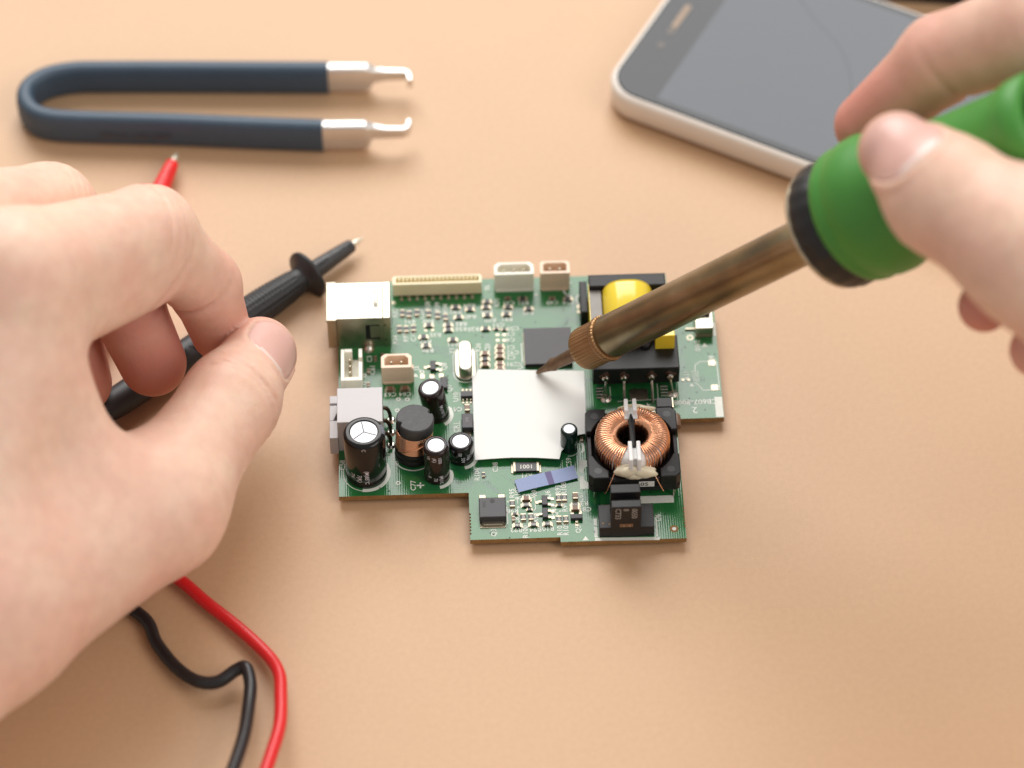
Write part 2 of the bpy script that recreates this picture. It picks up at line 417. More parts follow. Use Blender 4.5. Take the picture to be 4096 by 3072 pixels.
UP, VERT = 180, 90
for body, u, v, rot in [
    ('C63', -30.4, -4.7, UP), ('C64', -26.7, -4.75, UP), ('U10', -14.1, -6.2, VERT), ('C41', -14.2, -10.1, UP), ('CR1', -14.2, -15.9, VERT),
    ('Q7', -15.6, -3.3, VERT), ('J1', -30.7, -23.8, VERT), ('L1', -29.2, -26.4, VERT), ('C58', -42.3, -26.6, VERT), ('C77', -25.1, -33.6, VERT),
    ('R104', -9.5, -30.8, VERT), ('C38', -5.0, -28.7, VERT), ('R71', 2.5, -31.5, UP), ('R95', -1.2, -36.9, VERT), ('R107', 0.2, -37.0, VERT),
    ('R91', 4.2, -36.6, VERT), ('Q6', 7.4, -37.6, VERT), ('R93', 10.0, -36.2, VERT), ('R108', 11.4, -35.9, VERT), ('C67', 15.3, -38.7, VERT),
    ('R3', 16.1, -40.6, UP), ('C81', 16.2, -42.4, UP), ('R99', 11.4, -41.6, VERT), ('R98', -1.3, -42.2, UP), ('C82', -0.3, -44.8, VERT),
    ('R92', -0.6, -48.0, UP), ('R100', 1.6, -48.7, VERT), ('R94', 4.0, -48.1, UP), ('R102', 6.6, -47.9, UP), ('R101', 9.9, -48.2, VERT),
    ('R109', 11.35, -48.3, VERT), ('Q5', 14.3, -48.4, VERT), ('Q3', -6.0, -48.6, VERT), ('Q4', 8.9, -43.2, VERT), ('R96', 4.2, -44.6, VERT),
    ('C83', 2.7, -37.8, UP), ('C59', 13.0, -28.0, VERT), ('U6', 33.7, -45.7, VERT), ('J3', -23.7, 3.5, VERT), ('C3', -35.4, 7.0, VERT),
    ('C61', -34.7, 3.4, VERT), ('R82', -12.2, 17.7, UP), ('R50', -12.3, 16.0, UP), ('R20', -9.2, 15.8, UP), ('C51', -2.9, 17.0, UP),
    ('C50', 0.8, 15.6, UP), ('C5', 0.1, 13.8, UP), ('C4', 0.1, 11.9, UP), ('C1', 0.0, 9.4, UP), ('C92', 0.5, 7.7, UP), ('C2', 0.0, 6.1, UP),
    ('C91', 0.2, 3.9, UP), ('R40', -9.8, 20.0, UP), ('R90', -13.5, 21.7, UP), ('R09', -4.8, 18.6, UP), ('R81', -0.6, 18.7, UP),
    ('R54', -10.0, 23.6, UP), ('R60', -20.5, 18.8, UP), ('R42', -21.3, 12.1, UP), ('R80', -20.8, 9.3, UP), ('R61', -14.5, 11.0, UP),
    ('R35', -18.8, 14.3, UP), ('R51', -25.2, 19.0, UP), ('R97', -26.2, 13.6, VERT), ('C10', -24.3, 13.8, VERT), ('Y1', -14.7, 8.9, VERT),
    ('R36', -8.1, 9.6, VERT), ('C20', -5.75, 9.3, VERT), ('Q8', -16.8, 3.8, VERT), ('R33', -28.8, 21.9, VERT), ('R34', -28.8, 13.0, VERT),
    ('R38', -20.5, 24.0, VERT), ('R39', -18.1, 23.6, VERT), ('R44', -16.1, 22.9, VERT), ('R88', -5.6, 21.4, UP), ('R71', -2.9, 24.4, VERT),
    ('C31', 0.0, 24.1, UP), ('R21', 3.7, 24.1, UP), ('C49', 11.1, 23.9, UP), ('R18', 15.1, 23.7, UP), ('R45', 4.8, 20.7, UP), ('U7', 2.2, 3.3, VERT),
    ('J5', -5.4, 29.4, UP), ('R85', -0.5, 21.3, UP), ('SW2', 47.0, 8.1, VERT), ('J8', 50.1, 4.0, VERT), ('R11', 43.6, -1.4, VERT), ('C25', -22.2, 21.2, VERT)]:
    word(body, u, v, rot, 1.28)
word('+', -23.4, -33.8, 0, 2.6)
word('CB607-8008', 45.2, -10.05, 180, 1.5)
word('2', 44.8, -12.6, 180, 1.9)
word('4', 33.4, -10.6, 180, 1.3)
# outlines
silk([(49.9, -15.1), (51.8, -15.1), (51.8, -8.7), (49.9, -8.7)])
silk_line([(45.7, -0.2), (45.9, 1.8), (47.2, 2.85), (51.3, 2.75), (51.4, -6.5), (47.2, -6.4), (46.2, -4.6), (45.6, -4.0)], 0.2)
for k in range(9): silk_line([(44.9, -3.5 + 0.42 * k), (46.5, -3.5 + 0.42 * k)], 0.12)
pad(50.1, 2.3, 1.8, 1.9); pad(50.2, -5.7, 1.8, 1.9); pad(42.5, -2.9, 0.7, 0.8); pad(43.9, -2.9, 0.7, 0.8)
for u, v, s in [(48.7, 8.2, 0.8), (15.9, -51.2, 0.75), (44.6, -4.6, 0.6), (8.3 - 1.2, 26.7, 0.5), (-24.0, 1.2, 0.7)]:
    silk([(u - s, v - s * 0.75), (u + s, v - s * 0.75), (u, v + s * 0.9)])
silk_line([(18.6, -51.6), (33.2, -51.9)], 0.9); silk_line([(33.1, -51.4), (33.1, -45.6)], 0.35)
silk([(18.1, -47.4), (18.9, -47.4), (18.9, -45.4), (18.1, -45.4)]); silk([(18.1, -51.0), (18.9, -51.0), (18.9, -47.9), (18.1, -47.9)])
# white corner blocks with a round bite beside the choke
for sg in (1, -1):
    cv = -31.8
    arc = [(17.4 - 1.0 - 1.15 * math.cos(math.radians(a)) + 1.0, cv + sg * (0.45 + 1.9 * math.sin(math.radians(a)))) for a in range(0, 91, 15)]
    p = [(15.3, cv + sg * 4.4), (15.3, cv + sg * 0.6)] + arc + [(17.45, cv + sg * 4.4)]
    silk(p if sg < 0 else p[::-1])
silk([(24.5, -41.2), (37.8, -41.2), (37.8, -39.0), (24.5, -39.0)])
silk_line([(26.0, -9.2), (36.0, -8.9), (36.0, -4.0)], 0.2); silk_line([(24.2, -4.5), (24.2, -8.6)], 0.2)
ring_mark(-36.5, -29.2, 5.55, 5.75, n=40, a0=140, a1=300); ring_mark(-19.3, -30.9, 3.55, 3.75, n=30, a0=-60, a1=120)
for u, v, r, a0, a1 in [(-36.5, -29.2, 5.0, -100, 30), (-19.3, -30.9, 3.1, -80, 25), (-13.1, -25.1, 3.1, -80, 10), (-18.9, -11.7, 3.1, -60, 40)]:
    ring_mark(u, v, r, r + 0.95, n=36, a0=a0, a1=a1, z=0.032)
ring_mark(-24.9, -23.9, 4.9, 5.25, n=40, a0=150, a1=310); ring_mark(13.2, -23.4, 2.5, 2.7, n=24, a0=-100, a1=60); ring_mark(13.2, -23.4, 3.2, 3.8, n=24, a0=-30, a1=40)
for u, v in [(-28.4, -6.4), (-26.2, -6.5), (-28.7, -9.9), (-28.8, -32.65), (-36.8, 1.6), (-36.8, -0.9), (-22.4, 2.2)]:
    ring_mark(u, v, 0.28, 0.62, n=16)
for u, v in [(-2.3, -39.4), (0.1, -41.2), (8.8, -41.2), (10.2, -42.8), (4.1, -43.4)]: ring_mark(u, v, 0.14, 0.3, n=10)
silk_line([(0.0, -38.4), (0.0, -40.0)], 0.15); silk_line([(4.2, -37.8), (4.25, -41.8), (3.9, -42.4)], 0.15); silk_line([(-2.7, -41.0), (-2.6, -46.0)], 0.25)
silk_line([(2.75, 4.5), (2.75, 9.0)], 0.3); silk_line([(2.75, 9.4), (2.75, 10.4)], 0.3); silk_line([(15.9, 12.5), (15.9, 9.6)], 0.3); silk_line([(15.95, 8.2), (15.95, 6.5)], 0.3)
ring_mark(16.6, 28.0, 2.2, 2.7, n=30, a0=100, a1=260); ring_mark(19.0, 24.5, 1.6, 2.1, n=30, a0=100, a1=260)
silk_line([(-13.4, -14.0), (-13.4, -17.2)], 0.2); silk_line([(-14.0 + 0.9, -4.9), (-13.1, -7.2)], 0.2)
# mounting hole
ring_mark(37.3, -49.15, 0.0, 0.5, z=0.03); ring_mark(37.3, -49.15, 0.5, 1.05, z=0.02, mat='pcb_edge', name='mounting_hole', n=24)
# bare tinned pads
for u, v in [(-3.15, 13.6), (-1.5, 13.55), (-3.2, 11.75), (-1.55, 11.7)]: pad(u, v, 0.95, 0.85)
for u, v in [(-21.2, 15.75), (-19.5, 15.8)]: pad(u, v, 0.8, 0.75)
pad(17.9, 22.2, 1.4, 1.2); pad(17.9, 20.5, 1.4, 1.2)
for u in (-22.3, -19.9, -17.6): pad(u, 0.75, 1.2, 1.5)

# ---- surface mount chips: body with two end caps
def chip_meshes(key, L, W, H, body):
    b = MB(); b.box(-L / 2 + 0.28 * L * 0.5, L / 2 - 0.28 * L * 0.5, -W / 2, W / 2, 0.04, H, 0.05)
    t = MB(); e = L * 0.19
    t.box(0, e, -W / 2 - 0.01, W / 2 + 0.01, 0.05, H + 0.02, 0.05)
    t.prism([(-L * 0.17, -W * 0.5), (e * 0.2, -W * 0.5), (e * 0.2, W * 0.5), (-L * 0.17, W * 0.5)], 0.0, 0.13, 0.06)
    return b.mesh(key, body), t.mesh('terminal', 'tin')
CH = {'R': chip_meshes('chip_resistor', 2.0, 1.25, 0.55, 'res_body'), 'C': chip_meshes('chip_capacitor', 2.0, 1.25, 0.95, 'cap_ceramic'),
      'r': chip_meshes('chip_resistor', 1.35, 0.75, 0.45, 'res_body'), 'c': chip_meshes('chip_capacitor', 1.35, 0.75, 0.6, 'cap_ceramic')}
CL = {'R': 2.0, 'C': 2.0, 'r': 1.35, 'c': 1.35}
def chip(k, u, v, rot=0, code=None):
    bm_, tm = CH[k]; L = CL[k]; j = rng.uniform(-2.0, 2.0)
    nm = 'chip_resistor' if k in 'Rr' else 'chip_capacitor'
    o = link(nm, bm_, board, (u, v, B + 0.01), math.radians(rot + j))
    link('terminal', tm, o, (-L / 2, 0, 0)); link('terminal', tm, o, (L / 2, 0, 0), math.pi)
    if code:
        V, F = text_mesh(code); m = MB(); m.add([(x * 0.55 * -1, y * 0.55 * -1, 0.565) for x, y in V], F); m.build('lettering', 'res_print', o)
    return o
for u, v, c in [(-5.45, 24.5, 'R'), (-5.8, 22.7, 'R'), (-5.5, 20.0, 'R'), (-0.2, 22.6, 'R'), (-0.7, 20.1, 'R'), (5.0, 21.75, 'R'), (3.6, 25.2, 'R'),
             (15.1, 24.7, 'R'), (-0.2, 25.4, 'c'), (11.1, 25.0, 'c'), (-13.5, 23.0, 'R'), (-9.9, 22.1, 'R'), (-12.8, 19.6, 'R'), (-20.4, 17.2, 'R'),
             (-15.5, 17.1, 'R'), (-15.5, 15.5, 'R'), (-6.1, 15.5, 'R'), (-3.4, 15.4, 'r'), (-1.4, 15.1, 'r'), (-14.45, 12.2, 'R'), (-21.8, 13.4, 'R'),
             (-21.2, 10.5, 'R'), (-2.7, 9.2, 'C'), (-2.8, 7.6, 'C'), (-2.8, 6.0, 'C'), (-2.9, 3.7, 'C'), (-2.9, 2.2, 'C'), (-6.5, 7.1, 'C'), (-6.55, 5.55, 'R'), (-6.6, 3.5, 'C'),
             (2.1, -39.1, 'C'), (2.8, -42.2, 'r'), (10.0, -41.2, 'r'), (13.8, -42.5, 'C'), (-0.8, -43.4, 'r'), (-30.4, -3.4, 'C'), (-26.7, -3.4, 'C')]:
    chip(c, u, v, 0)
for u, v, c in [(2.0, -40.8, '010'), (13.85, -41.25, '111'), (-0.3, -46.9, '680'), (3.6, -46.8, '473'), (6.9, -46.75, '010')]: chip('R', u, v, 0, c)
for u, v, c, t in [(-20.4, 21.1, 'R', None), (-18.1, 20.5, 'R', None), (-16.1, 19.8, 'R', None), (-27.0, 21.5, 'R', None), (-25.3, 21.1, 'R', None), (-23.3, 21.5, 'R', None),
                   (-27.8, 16.3, 'R', None), (-26.1, 16.2, 'R', None), (-24.3, 16.4, 'R', None), (-34.0, 6.8, 'c', None), (-35.7, 2.7, 'c', None), (-35.8, -1.7, 'c', None), (-32.2, 7.6, 'c', None),
                   (-1.3, -40.3, 'R', '151'), (9.95, -39.0, 'R', '202'), (11.35, -39.0, 'R', '102'), (14.0, -38.8, 'C', None), (9.75, -45.5, 'R', '105'), (11.4, -45.5, 'R', '303'),
                   (-1.2, -44.9, 'c', None), (1.2, -44.5, 'R', '103'), (3.05, -44.5, 'R', '103'), (-8.0, -31.1, 'r', None), (-11.4, -10.3, 'C', None), (16.4, -21.0, 'c', None)]:
    chip(c, u, v, 90, t)

def lead_mesh(L, W, name='lead'):
    m = MB(); m.prism([(0, -W / 2), (L * 0.45, -W / 2), (L * 0.45, W / 2), (0, W / 2)], 0.35, 0.5)
    m.prism([(L * 0.40, -W / 2), (L * 0.55, -W / 2), (L * 0.55, W / 2), (L * 0.40, W / 2)], 0.05, 0.5)
    m.prism([(L * 0.4, -W * 0.7), (L * 1.1, -W * 0.7), (L * 1.1, W * 0.7), (L * 0.4, W * 0.7)], 0.0, 0.16, 0.06)
    return m.mesh(name, 'tin')
SOTL = lead_mesh(1.5, 0.62)
def sot23(u, v, rot, name='transistor'):
    m = MB(); m.prism([(-1.45, -0.68), (1.45, -0.68), (1.45, 0.68), (-1.45, 0.68)], 0.15, 1.1, 0.12)
    o = m.build(name, 'ic_body', board, (u, v, B), math.radians(rot))
    for x, y, r in ((-0.95, 0.66, 90), (0.95, 0.66, 90), (0, -0.66, -90)): link('lead', SOTL, o, (x, y, 0), math.radians(r))
sot23(6.55, -40.0, -90); sot23(6.5, -43.8, -90); sot23(14.0, -45.2, 0); sot23(-19.6, 3.5, -90)
m = MB(); m.box(-1.5, 1.5, -0.85, 0.85, 0.15, 1.15, 0.1); o = m.build('voltage_regulator', 'ic_body', board, (-11.4, -6.1, B))
for x in (-0.95, 0, 0.95):
    link('lead', lead_mesh(1.4, 0.42), o, (x, -0.8, 0), math.radians(-90)); link('lead', lead_mesh(1.4, 0.42), o, (x, 0.8, 0), math.radians(90))
m = MB(); m.box(-1.4, 1.4, -2.3, 2.3, 0.1, 1.9, 0.18); o = m.build('diode', 'ic_body', board, (-11.5, -15.3, B))
m = MB(); m.box(-0.9, 0.9, -3.6, -2.25, 0.0, 0.3, 0.08); m.build('lead', 'tin', o)
m = MB(); m.box(-0.9, 0.9, 2.25, 3.3, 0.0, 0.3, 0.08); m.build('lead', 'tin', o)
word('7LC', -0.1, 0.3, 270, 0.6, 1.915, 'core_grey', o)
m = MB(); m.box(-0.9, 0.9, -1.7, 1.9, 0.1, 1.3, 0.15); m.build('transistor', 'ic_body', board, (-17.0, -2.4, B))
# power transistor Q3
m = MB(); m.box(-3.25, 3.25, -3.0, 3.0, 0.25, 2.35, 0.22); q3 = m.build('power_transistor', 'ic_body', board, (-6.15, -42.7, B))
for x in (-2.3, 2.3):
    m = MB(); m.box(-0.45, 0.45, 0, 1.0, 0.7, 1.0, 0.05); m.box(-0.45, 0.45, 0.9, 1.25, 0.1, 1.0, 0.05); m.prism([(-0.8, 0.6), (0.8, 0.6), (0.8, 2.6), (-0.8, 2.6)], 0, 0.2, 0.08)
    m.build('lead', 'tin', q3, (x, 2.9, 0))
m = MB(); m.box(-0.45, 0.45, 2.95, 3.5, 0.7, 1.0, 0.05); m.build('lead', 'tin', q3)
m = MB(); m.prism([(-3.1, -4.6), (3.1, -4.6), (3.1, -2.6), (-3.1, -2.6)], 0.0, 0.16, 0.05); m.prism([(-2.3, -4.1), (2.3, -4.1), (2.6, -3.2), (2.6, -2.95), (-2.6, -2.95), (-2.6, -3.2)], 0.16, 0.7, 0.08)
m.build('heat_tab', 'tin', q3)
m = MB(); m.lathe([(0.62, 2.345), (0.62, 2.37)], (0, 1.9, 0), n=18); m.lathe([(0.45, 2.37), (0.45, 2.376)], (0, 1.9, 0), n=18); m.build('pin_mark', 'black_plastic', q3)
word('996', -1.9, 0.9, 95, 0.9, 2.36, 'black_plastic', q3)
# current sense resistor R71
m = MB(); m.box(-2.7, 2.7, -1.45, 1.45, 0.05, 0.75, 0.1); o = m.build('chip_resistor', 'res_body', board, (2.45, -29.3, B))
for sx in (-1, 1):
    m = MB(); m.box(min(sx * 2.5, sx * 3.2), max(sx * 2.5, sx * 3.2), -1.5, 1.5, 0.04, 0.79, 0.12); m.box(min(sx * 2.9, sx * 3.7), max(sx * 2.9, sx * 3.7), -1.6, 1.6, 0, 0.2, 0.1); m.build('terminal', 'tin', o)
word('1001', 0, 0, 180, 1.2, 0.765, 'res_print', o)
# main chip
m = MB(); m.box(-5.95, 5.95, -5.9, 5.9, 0.12, 1.25, 0.06); u7 = m.build('microchip', 'ic_body', board, (9.35, 8.55, B))
m = MB(); m.lathe([(0.5, 1.251), (0.5, 1.262)], (4.8, -4.6, 0), n=16); m.build('pin_mark', 'black_plastic', u7)
for side in range(4):
    # thin contact rows under each edge
    a = side * math.pi / 2; m = MB()
    for k in range(16):
        x = -5.1 + k * 0.68; p = [(x - 0.14, 5.85), (x + 0.14, 5.85), (x + 0.14, 6.2), (x - 0.14, 6.2)]
        p = [(px * math.cos(a) - py * math.sin(a), px * math.sin(a) + py * math.cos(a)) for px, py in p]
        m.prism(p, 0.0, 0.12)
    m.build('contact_row', 'tin', u7, kind='stuff')

# ---- sleeved electrolytic capacitors
def cyl_text(body, r, ang, zc, h, mat, parent, along=-1):
    """lettering wrapped on a can, running along its axis"""
    V, F = text_mesh(body); m = MB(); a0 = math.radians(ang)
    m.add([((r + 0.03) * math.cos(a0 + along * -y * h / r), (r + 0.03) * math.sin(a0 + along * -y * h / r), zc + along * x * h) for x, y in V], F)
    m.build('lettering', mat, parent)
def can(u, v, r, h, sleeve, words=(), lean=(0, 0), band=None, vents=0):
    pr = [(r * 0.93, 0.0), (r * 0.985, 0.25), (r, 0.7), (r, 1.3), (r * 0.955, 1.75), (r * 0.955, 1.95), (r, 2.4), (r, h - 0.95), (r * 0.985, h - 0.55),
          (r * 0.93, h - 0.22), (r * 0.84, h - 0.05), (r * 0.74, h), (r * 0.675, h - 0.02), (r * 0.655, h - 0.14)]
    m = MB(); m.lathe(pr, n=40, cap1=False)
    o = m.build('electrolytic_capacitor', sleeve, board, (u, v, B + 0.02))
    o.rotation_euler = (lean[0], lean[1], 0)
    m = MB(); m.lathe([(r * 0.66, h - 0.3), (r * 0.66, h - 0.13), (r * 0.64, h - 0.10), (0.001, h - 0.10)], n=40, cap0=False, cap1=False, smooth=False); m.build('can_top', 'aluminium', o)
    if vents:
        for k in range(vents):
            a = math.radians(k * 360 / vents + 100); d = Vector((math.cos(a), math.sin(a))); n = Vector((-d.y, d.x)) * 0.12
            m = MB(); m.prism([tuple(n), tuple(-n), tuple(d * r * 0.62 - n), tuple(d * r * 0.62 + n)][::-1], h - 0.12, h - 0.07); m.build('vent_score', 'black_plastic', o)
    if band:
        a0, a1 = band; m = MB(); V = []; F = []; sub = pr[6:11]; n = 8
        for i in range(n + 1):
            a = math.radians(a0 + (a1 - a0) * i / n)
            for rr, z in sub: V.append(((rr + 0.02) * math.cos(a), (rr + 0.02) * math.sin(a), z + 0.008))
        q = len(sub)
        for i in range(n):
            for k in range(q - 1): F.append((i * q + k, (i + 1) * q + k, (i + 1) * q + k + 1, i * q + k + 1))
        m.add(V, F, 0, True); m.build('polarity_band', 'sleeve_band', o)
        for k in range(3):
            a = math.radians(a0 + (a1 - a0) * (k + 0.5) / 3); m = MB(); e = 0.05
            V = []
            for rr, z in pr[7:11]:
                for s in (-1, 1): V.append(((rr + 0.035) * math.cos(a + s * e / r), (rr + 0.035) * math.sin(a + s * e / r), z + 0.015))
            m.add(V, [(2 * i, 2 * i + 1, 2 * i + 3, 2 * i + 2) for i in range(3)]); m.build('band_bar', 'sleeve_black', o)
    for body, ang, z, hh in words: cyl_text(body, r, ang, z, hh, 'cap_print', o)
    return o
can(-36.5, -29.2, 5.05, 16.0, 'sleeve_black', [('(M)85°C', -87, 4.4, 1.0), ('7(K)', -108, 3.8, 1.1), ('7N', -128, 4.3, 1.0), ('C', -92, 15.0, 0.9)], band=(-8, 28), vents=3)
can(-19.3, -30.7, 3.15, 12.0, 'sleeve_brown', [('1050', -75, 9.6, 0.85), ('(K)', -100, 9.8, 0.9), ('V8', -128, 10.2, 0.8), ('(M)1C', -70, 2.0, 0.85), ('70', -97, 2.2, 0.9), ('8', -124, 2.9, 0.9)], band=(-5, 32))
can(-13.3, -25.1, 3.15, 6.2, 'sleeve_black', [('5°', -130, 5.2, 0.7), ('00', -95, 4.6, 0.9), ('50V', -82, 2.4, 0.9), ('10µ', -55, 3.0, 0.9)], band=(0, 35))
can(-18.9, -11.7, 3.15, 11.0, 'sleeve_brown', [('(M)105°C', -52, 4.3, 0.8)], lean=(math.radians(0.8), math.radians(-7.5)), band=(5, 40))
can(13.15, -23.4, 2.1, 7.6, 'sleeve_green')

# ---- drum inductor
def drum():
    n = 44
    m = MB(); m.lathe([(4.5, 0), (4.55, 0.3), (4.55, 1.4), (4.45, 1.5), (4.45, 1.65), (4.55, 1.75), (4.55, 3.0), (4.35, 3.3), (2.9, 3.4), (2.9, 9.3), (4.3, 9.4)], n=n)
    o = m.build('drum_inductor', 'black_plastic', board, (-25.0, -23.7, B)); o.rotation_euler = (math.radians(-2.5), math.radians(5.0), math.radians(20))
    pts = []; turns = 15
    for i in range(turns * 28 + 1):
        a = 2 * math.pi * i / 28; pts.append((4.36 * math.cos(a), 4.36 * math.sin(a), 3.55 + 5.6 * i / (turns * 28)))
    m = MB(); m.tube(pts, 0.186, 6); m.build('copper_winding', 'copper_wire', o)
    m = MB(); m.tube([(4.66 * math.cos(math.radians(a)), 4.66 * math.sin(math.radians(a)), z) for a, z in ((-165, 3.9), (-150, 4.6), (-130, 5.4), (-105, 6.3), (-80, 7.2))], 0.2, 6); m.build('wire_end', 'copper_wire', o)
    def notch(a, z):
        d = min(abs((a - math.radians(t) + math.pi) % (2 * math.pi) - math.pi) for t in (30 - 20, 205 - 20))
        return 1 - 0.17 * max(0, 1 - (d / 0.16) ** 2) ** 0.5 if d < 0.16 else 1
    m = MB(); m.lathe([(4.35, 9.3), (4.6, 9.5), (4.62, 12.4), (4.5, 12.75), (4.3, 12.85)], n=110, rfun=notch, smooth=True); m.build('ferrite_cap', 'ferrite', o)
drum()

# ---- crystal
m = MB(); m.prism(rounded(-2.6, 2.6, -5.4, 5.4, 2.55, 8), 0, 0.55, 0.2)
xt = m.build('crystal', 'usb_steel', board, (-11.5, 4.2, B + 0.02))
m = MB(); m.prism(rounded(-1.7, 1.7, -4.85, 4.85, 1.65, 8), 0.5, 3.7, 0.35, smooth=False); m.build('metal_can', 'usb_steel', xt)
word('R240H11', 0.1, 0, 90, 0.9, 3.71, 'core_grey', xt)
ring = rounded(-3.0, 3.0, -5.8, 5.8, 2.9, 8)
for off in (0.0,): silk_line([(x - 11.5, y + 4.2) for x, y in ring + [ring[0]]], 0.22)

# ---- USB socket
m = MB(); m.box(-45.4, -30.2, 11.3, 22.4, B + 0.1, 13.7)
usb = m.build('usb_socket', 'black_plastic', board)
m = MB(); m.box(-45.75, -31.75, 10.95, 22.8, 13.75, 14.1, 0.12)
m.prism([(-45.85, 10.55), (-43.3, 10.55), (-43.3, 10.93), (-45.85, 10.93)], 13.5, 14.12, 0.1); m.prism([(-45.85, 22.82), (-43.3, 22.82), (-43.3, 23.2), (-45.85, 23.2)], 13.5, 14.12, 0.1)
m.build('top_plate', 'usb_steel', usb)
m = MB(); m.box(-31.7, -29.85, 10.9, 22.85, 13.6, 14.12, 0.15); m.build('rear_cover', 'usb_steel', usb)
m = MB()
m.box(-43.2, -36.15, 10.95, 11.25, B, 13.7); m.box(-32.6, -31.75, 10.95, 11.25, B, 13.7); m.box(-36.15, -32.6, 10.95, 11.25, B, 5.9); m.box(-36.15, -32.6, 10.95, 11.25, 11.5, 13.7)
m.build('side_plate', 'usb_steel', usb)
m = MB(); m.box(-45.6, -43.35, 10.85, 11.25, B + 0.1, 13.35, 0.1); m.build('side_lip', 'usb_steel', usb)
m = MB(); m.prism([(-35.0, 10.99), (-32.65, 10.99), (-32.65, 11.25), (-35.0, 11.25)], 6.6, 11.0); m.build('spring_tongue', 'usb_steel', usb)
m = MB(); m.box(-31.7, -29.9, 10.9, 11.25, B, 13.55); m.build('rear_cover', 'usb_steel', usb)
m = MB(); m.box(-31.5, -30.9, 10.84, 10.9, 5.6, 5.9); m.box(-31.5, -30.9, 10.84, 10.9, 11.2, 11.5); m.build('latch_slot', 'black_plastic', usb)
m = MB(); m.box(-30.15, -29.85, 11.3, 22.8, B, 13.55); m.build('rear_plate', 'usb_steel', usb)
m = MB(); m.box(-45.75, -43.2, 22.45, 22.75, B, 13.7); m.box(-43.2, -30.2, 22.45, 22.78, B, 13.7); m.build('side_plate', 'usb_steel', usb)
word('E7738E', -33.5, 17.0, 270, 1.3, 14.17, 'black_plastic', usb)
m = MB(); m.lathe([(1.5, 0), (1.3, 0.5), (0.8, 1.0), (0.3, 1.2)], (-35.6, 10.3, B), n=18); m.build('solder_joint', 'solder', usb)
m = MB(); m.box(-31.72, -31.62, 13.0, 20.8, 14.10, 14.135); m.build('seam', 'black_plastic', usb)

# ---- wire-to-board headers
def tray(outer, inner, z0, z1, zf):
    m = MB(); n = len(outer); V = [(x, y, z0) for x, y in outer] + [(x, y, z1) for x, y in outer] + [(x, y, z1) for x, y in inner] + [(x, y, zf) for x, y in inner]
    F = []
    for i in range(n):
        j = (i + 1) % n
        F += [(i, j, n + j, n + i), (n + i, n + j, 2 * n + j, 2 * n + i), (2 * n + i, 2 * n + j, 3 * n + j, 3 * n + i)]
    F += [tuple(reversed(range(n))), tuple(range(3 * n, 4 * n))]
    m.add(V, F); return m
def chamf(u0, u1, v0, v1, cf, cb):
    return [(u0 + cf, v0), (u1 - cf, v0), (u1, v0 + cf), (u1, v1 - cb), (u1 - cb, v1), (u0 + cb, v1), (u0, v1 - cb), (u0, v0 + cf)]
def header(u0, u1, v0, v1, h, mat, pins, wall=0.75, cb=0.8):
    o = tray(chamf(u0, u1, v0, v1, 0.12, cb), chamf(u0 + wall, u1 - wall, v0 + wall, v1 - wall * 0.7, 0.12, cb), B, B + h, B + 2.6).build('wire_header', mat, board)
    m = MB(); m.box(u0 + 0.4, u1 - 0.4, v0 - 0.22, v0 - 0.005, B, B + 0.55); m.build('foot_rail', mat, o)
    for (pu, pv) in pins:
        m = MB(); m.prism([(pu - 0.32, pv - 0.32), (pu + 0.32, pv - 0.32), (pu + 0.32, pv + 0.32), (pu - 0.32, pv + 0.32)], B + 2.5, B + h - 0.6, 0.18); m.build('pin', 'tin', o)
    return o
header(-3.45, 6.55, 28.05, 32.05, 6.5, 'white_nylon', [(-1.0, 30.1), (1.5, 30.1), (4.0, 30.1)], 0.75, 1.0)
header(8.2, 15.7, 28.0, 32.1, 6.5, 'tan_nylon', [(10.7, 30.2), (13.2, 30.2)], 0.75, 0.6)
o = header(-32.4, -24.85, -1.25, 3.2, 6.2, 'tan_nylon', [(-29.9, 1.1), (-27.4, 1.1)], 0.8, 0.9)
m = MB(); m.box(-24.845, -24.4, -0.9, 0.4, B, B + 5.2, 0.1); m.build('side_rib', 'tan_nylon', o)
# upright header at the board's side edge, open at one end
m = MB(); m.box(-42.4, -37.1, -4.8, 5.4, B, B + 1.6); wl = m.build('wire_header', 'white_nylon', board)
for a in [(-42.4, -41.55, -4.8, 5.4), (-38.0, -37.1, -4.8, 1.2), (-38.0, -37.1, 2.6, 5.4), (-41.53, -38.02, -4.8, -3.7), (-41.53, -39.6, 4.4, 5.4)]:
    m = MB(); m.box(a[0], a[1], a[2], a[3], B + 1.62, B + 6.0, 0.15); m.build('header_wall', 'white_nylon', wl)
for k in range(3):
    m = MB(); m.prism(rounded(-40.5, -39.8, 2.2 - 2.0 * k, 2.9 - 2.0 * k, 0.15, 2), B + 1.6, B + 5.2, 0.2); m.build('pin', 'tin', wl)
# fine pitch cream header
hd = tray(chamf(-29.3, -6.7, 27.35, 30.15, 0.12, 0.5), chamf(-28.5, -7.4, 28.0, 29.75, 0.1, 0.3), B + 0.35, B + 4.6, B + 2.9).build('ribbon_header', 'cream_plastic', board)
for k in range(20):
    u = -27.6 + k * 1.02
    m = MB(); m.box(u - 0.2, u + 0.2, 28.9, 29.7, B + 2.9, B + 4.45, 0.05); m.build('contact', 'cream_plastic', hd)
for k in range(10):
    u = -27.2 + k * 2.0
    m = MB(); m.lathe([(0.55, 0), (0.42, 0.35), (0.2, 0.5)], (u, 26.3, B), n=10); m.box(u - 0.2, u + 0.2, 26.3, 27.4, B + 0.12, B + 0.42); m.build('lead', 'tin', hd)
for k in range(9):
    u = -26.2 + k * 2.0
    m = MB(); m.box(u - 0.45, u + 0.45, 27.0, 27.34, B, B + 0.3); m.build('lead', 'brown_lead', hd)
pad(-29.2, 25.3, 1.0, 1.0)

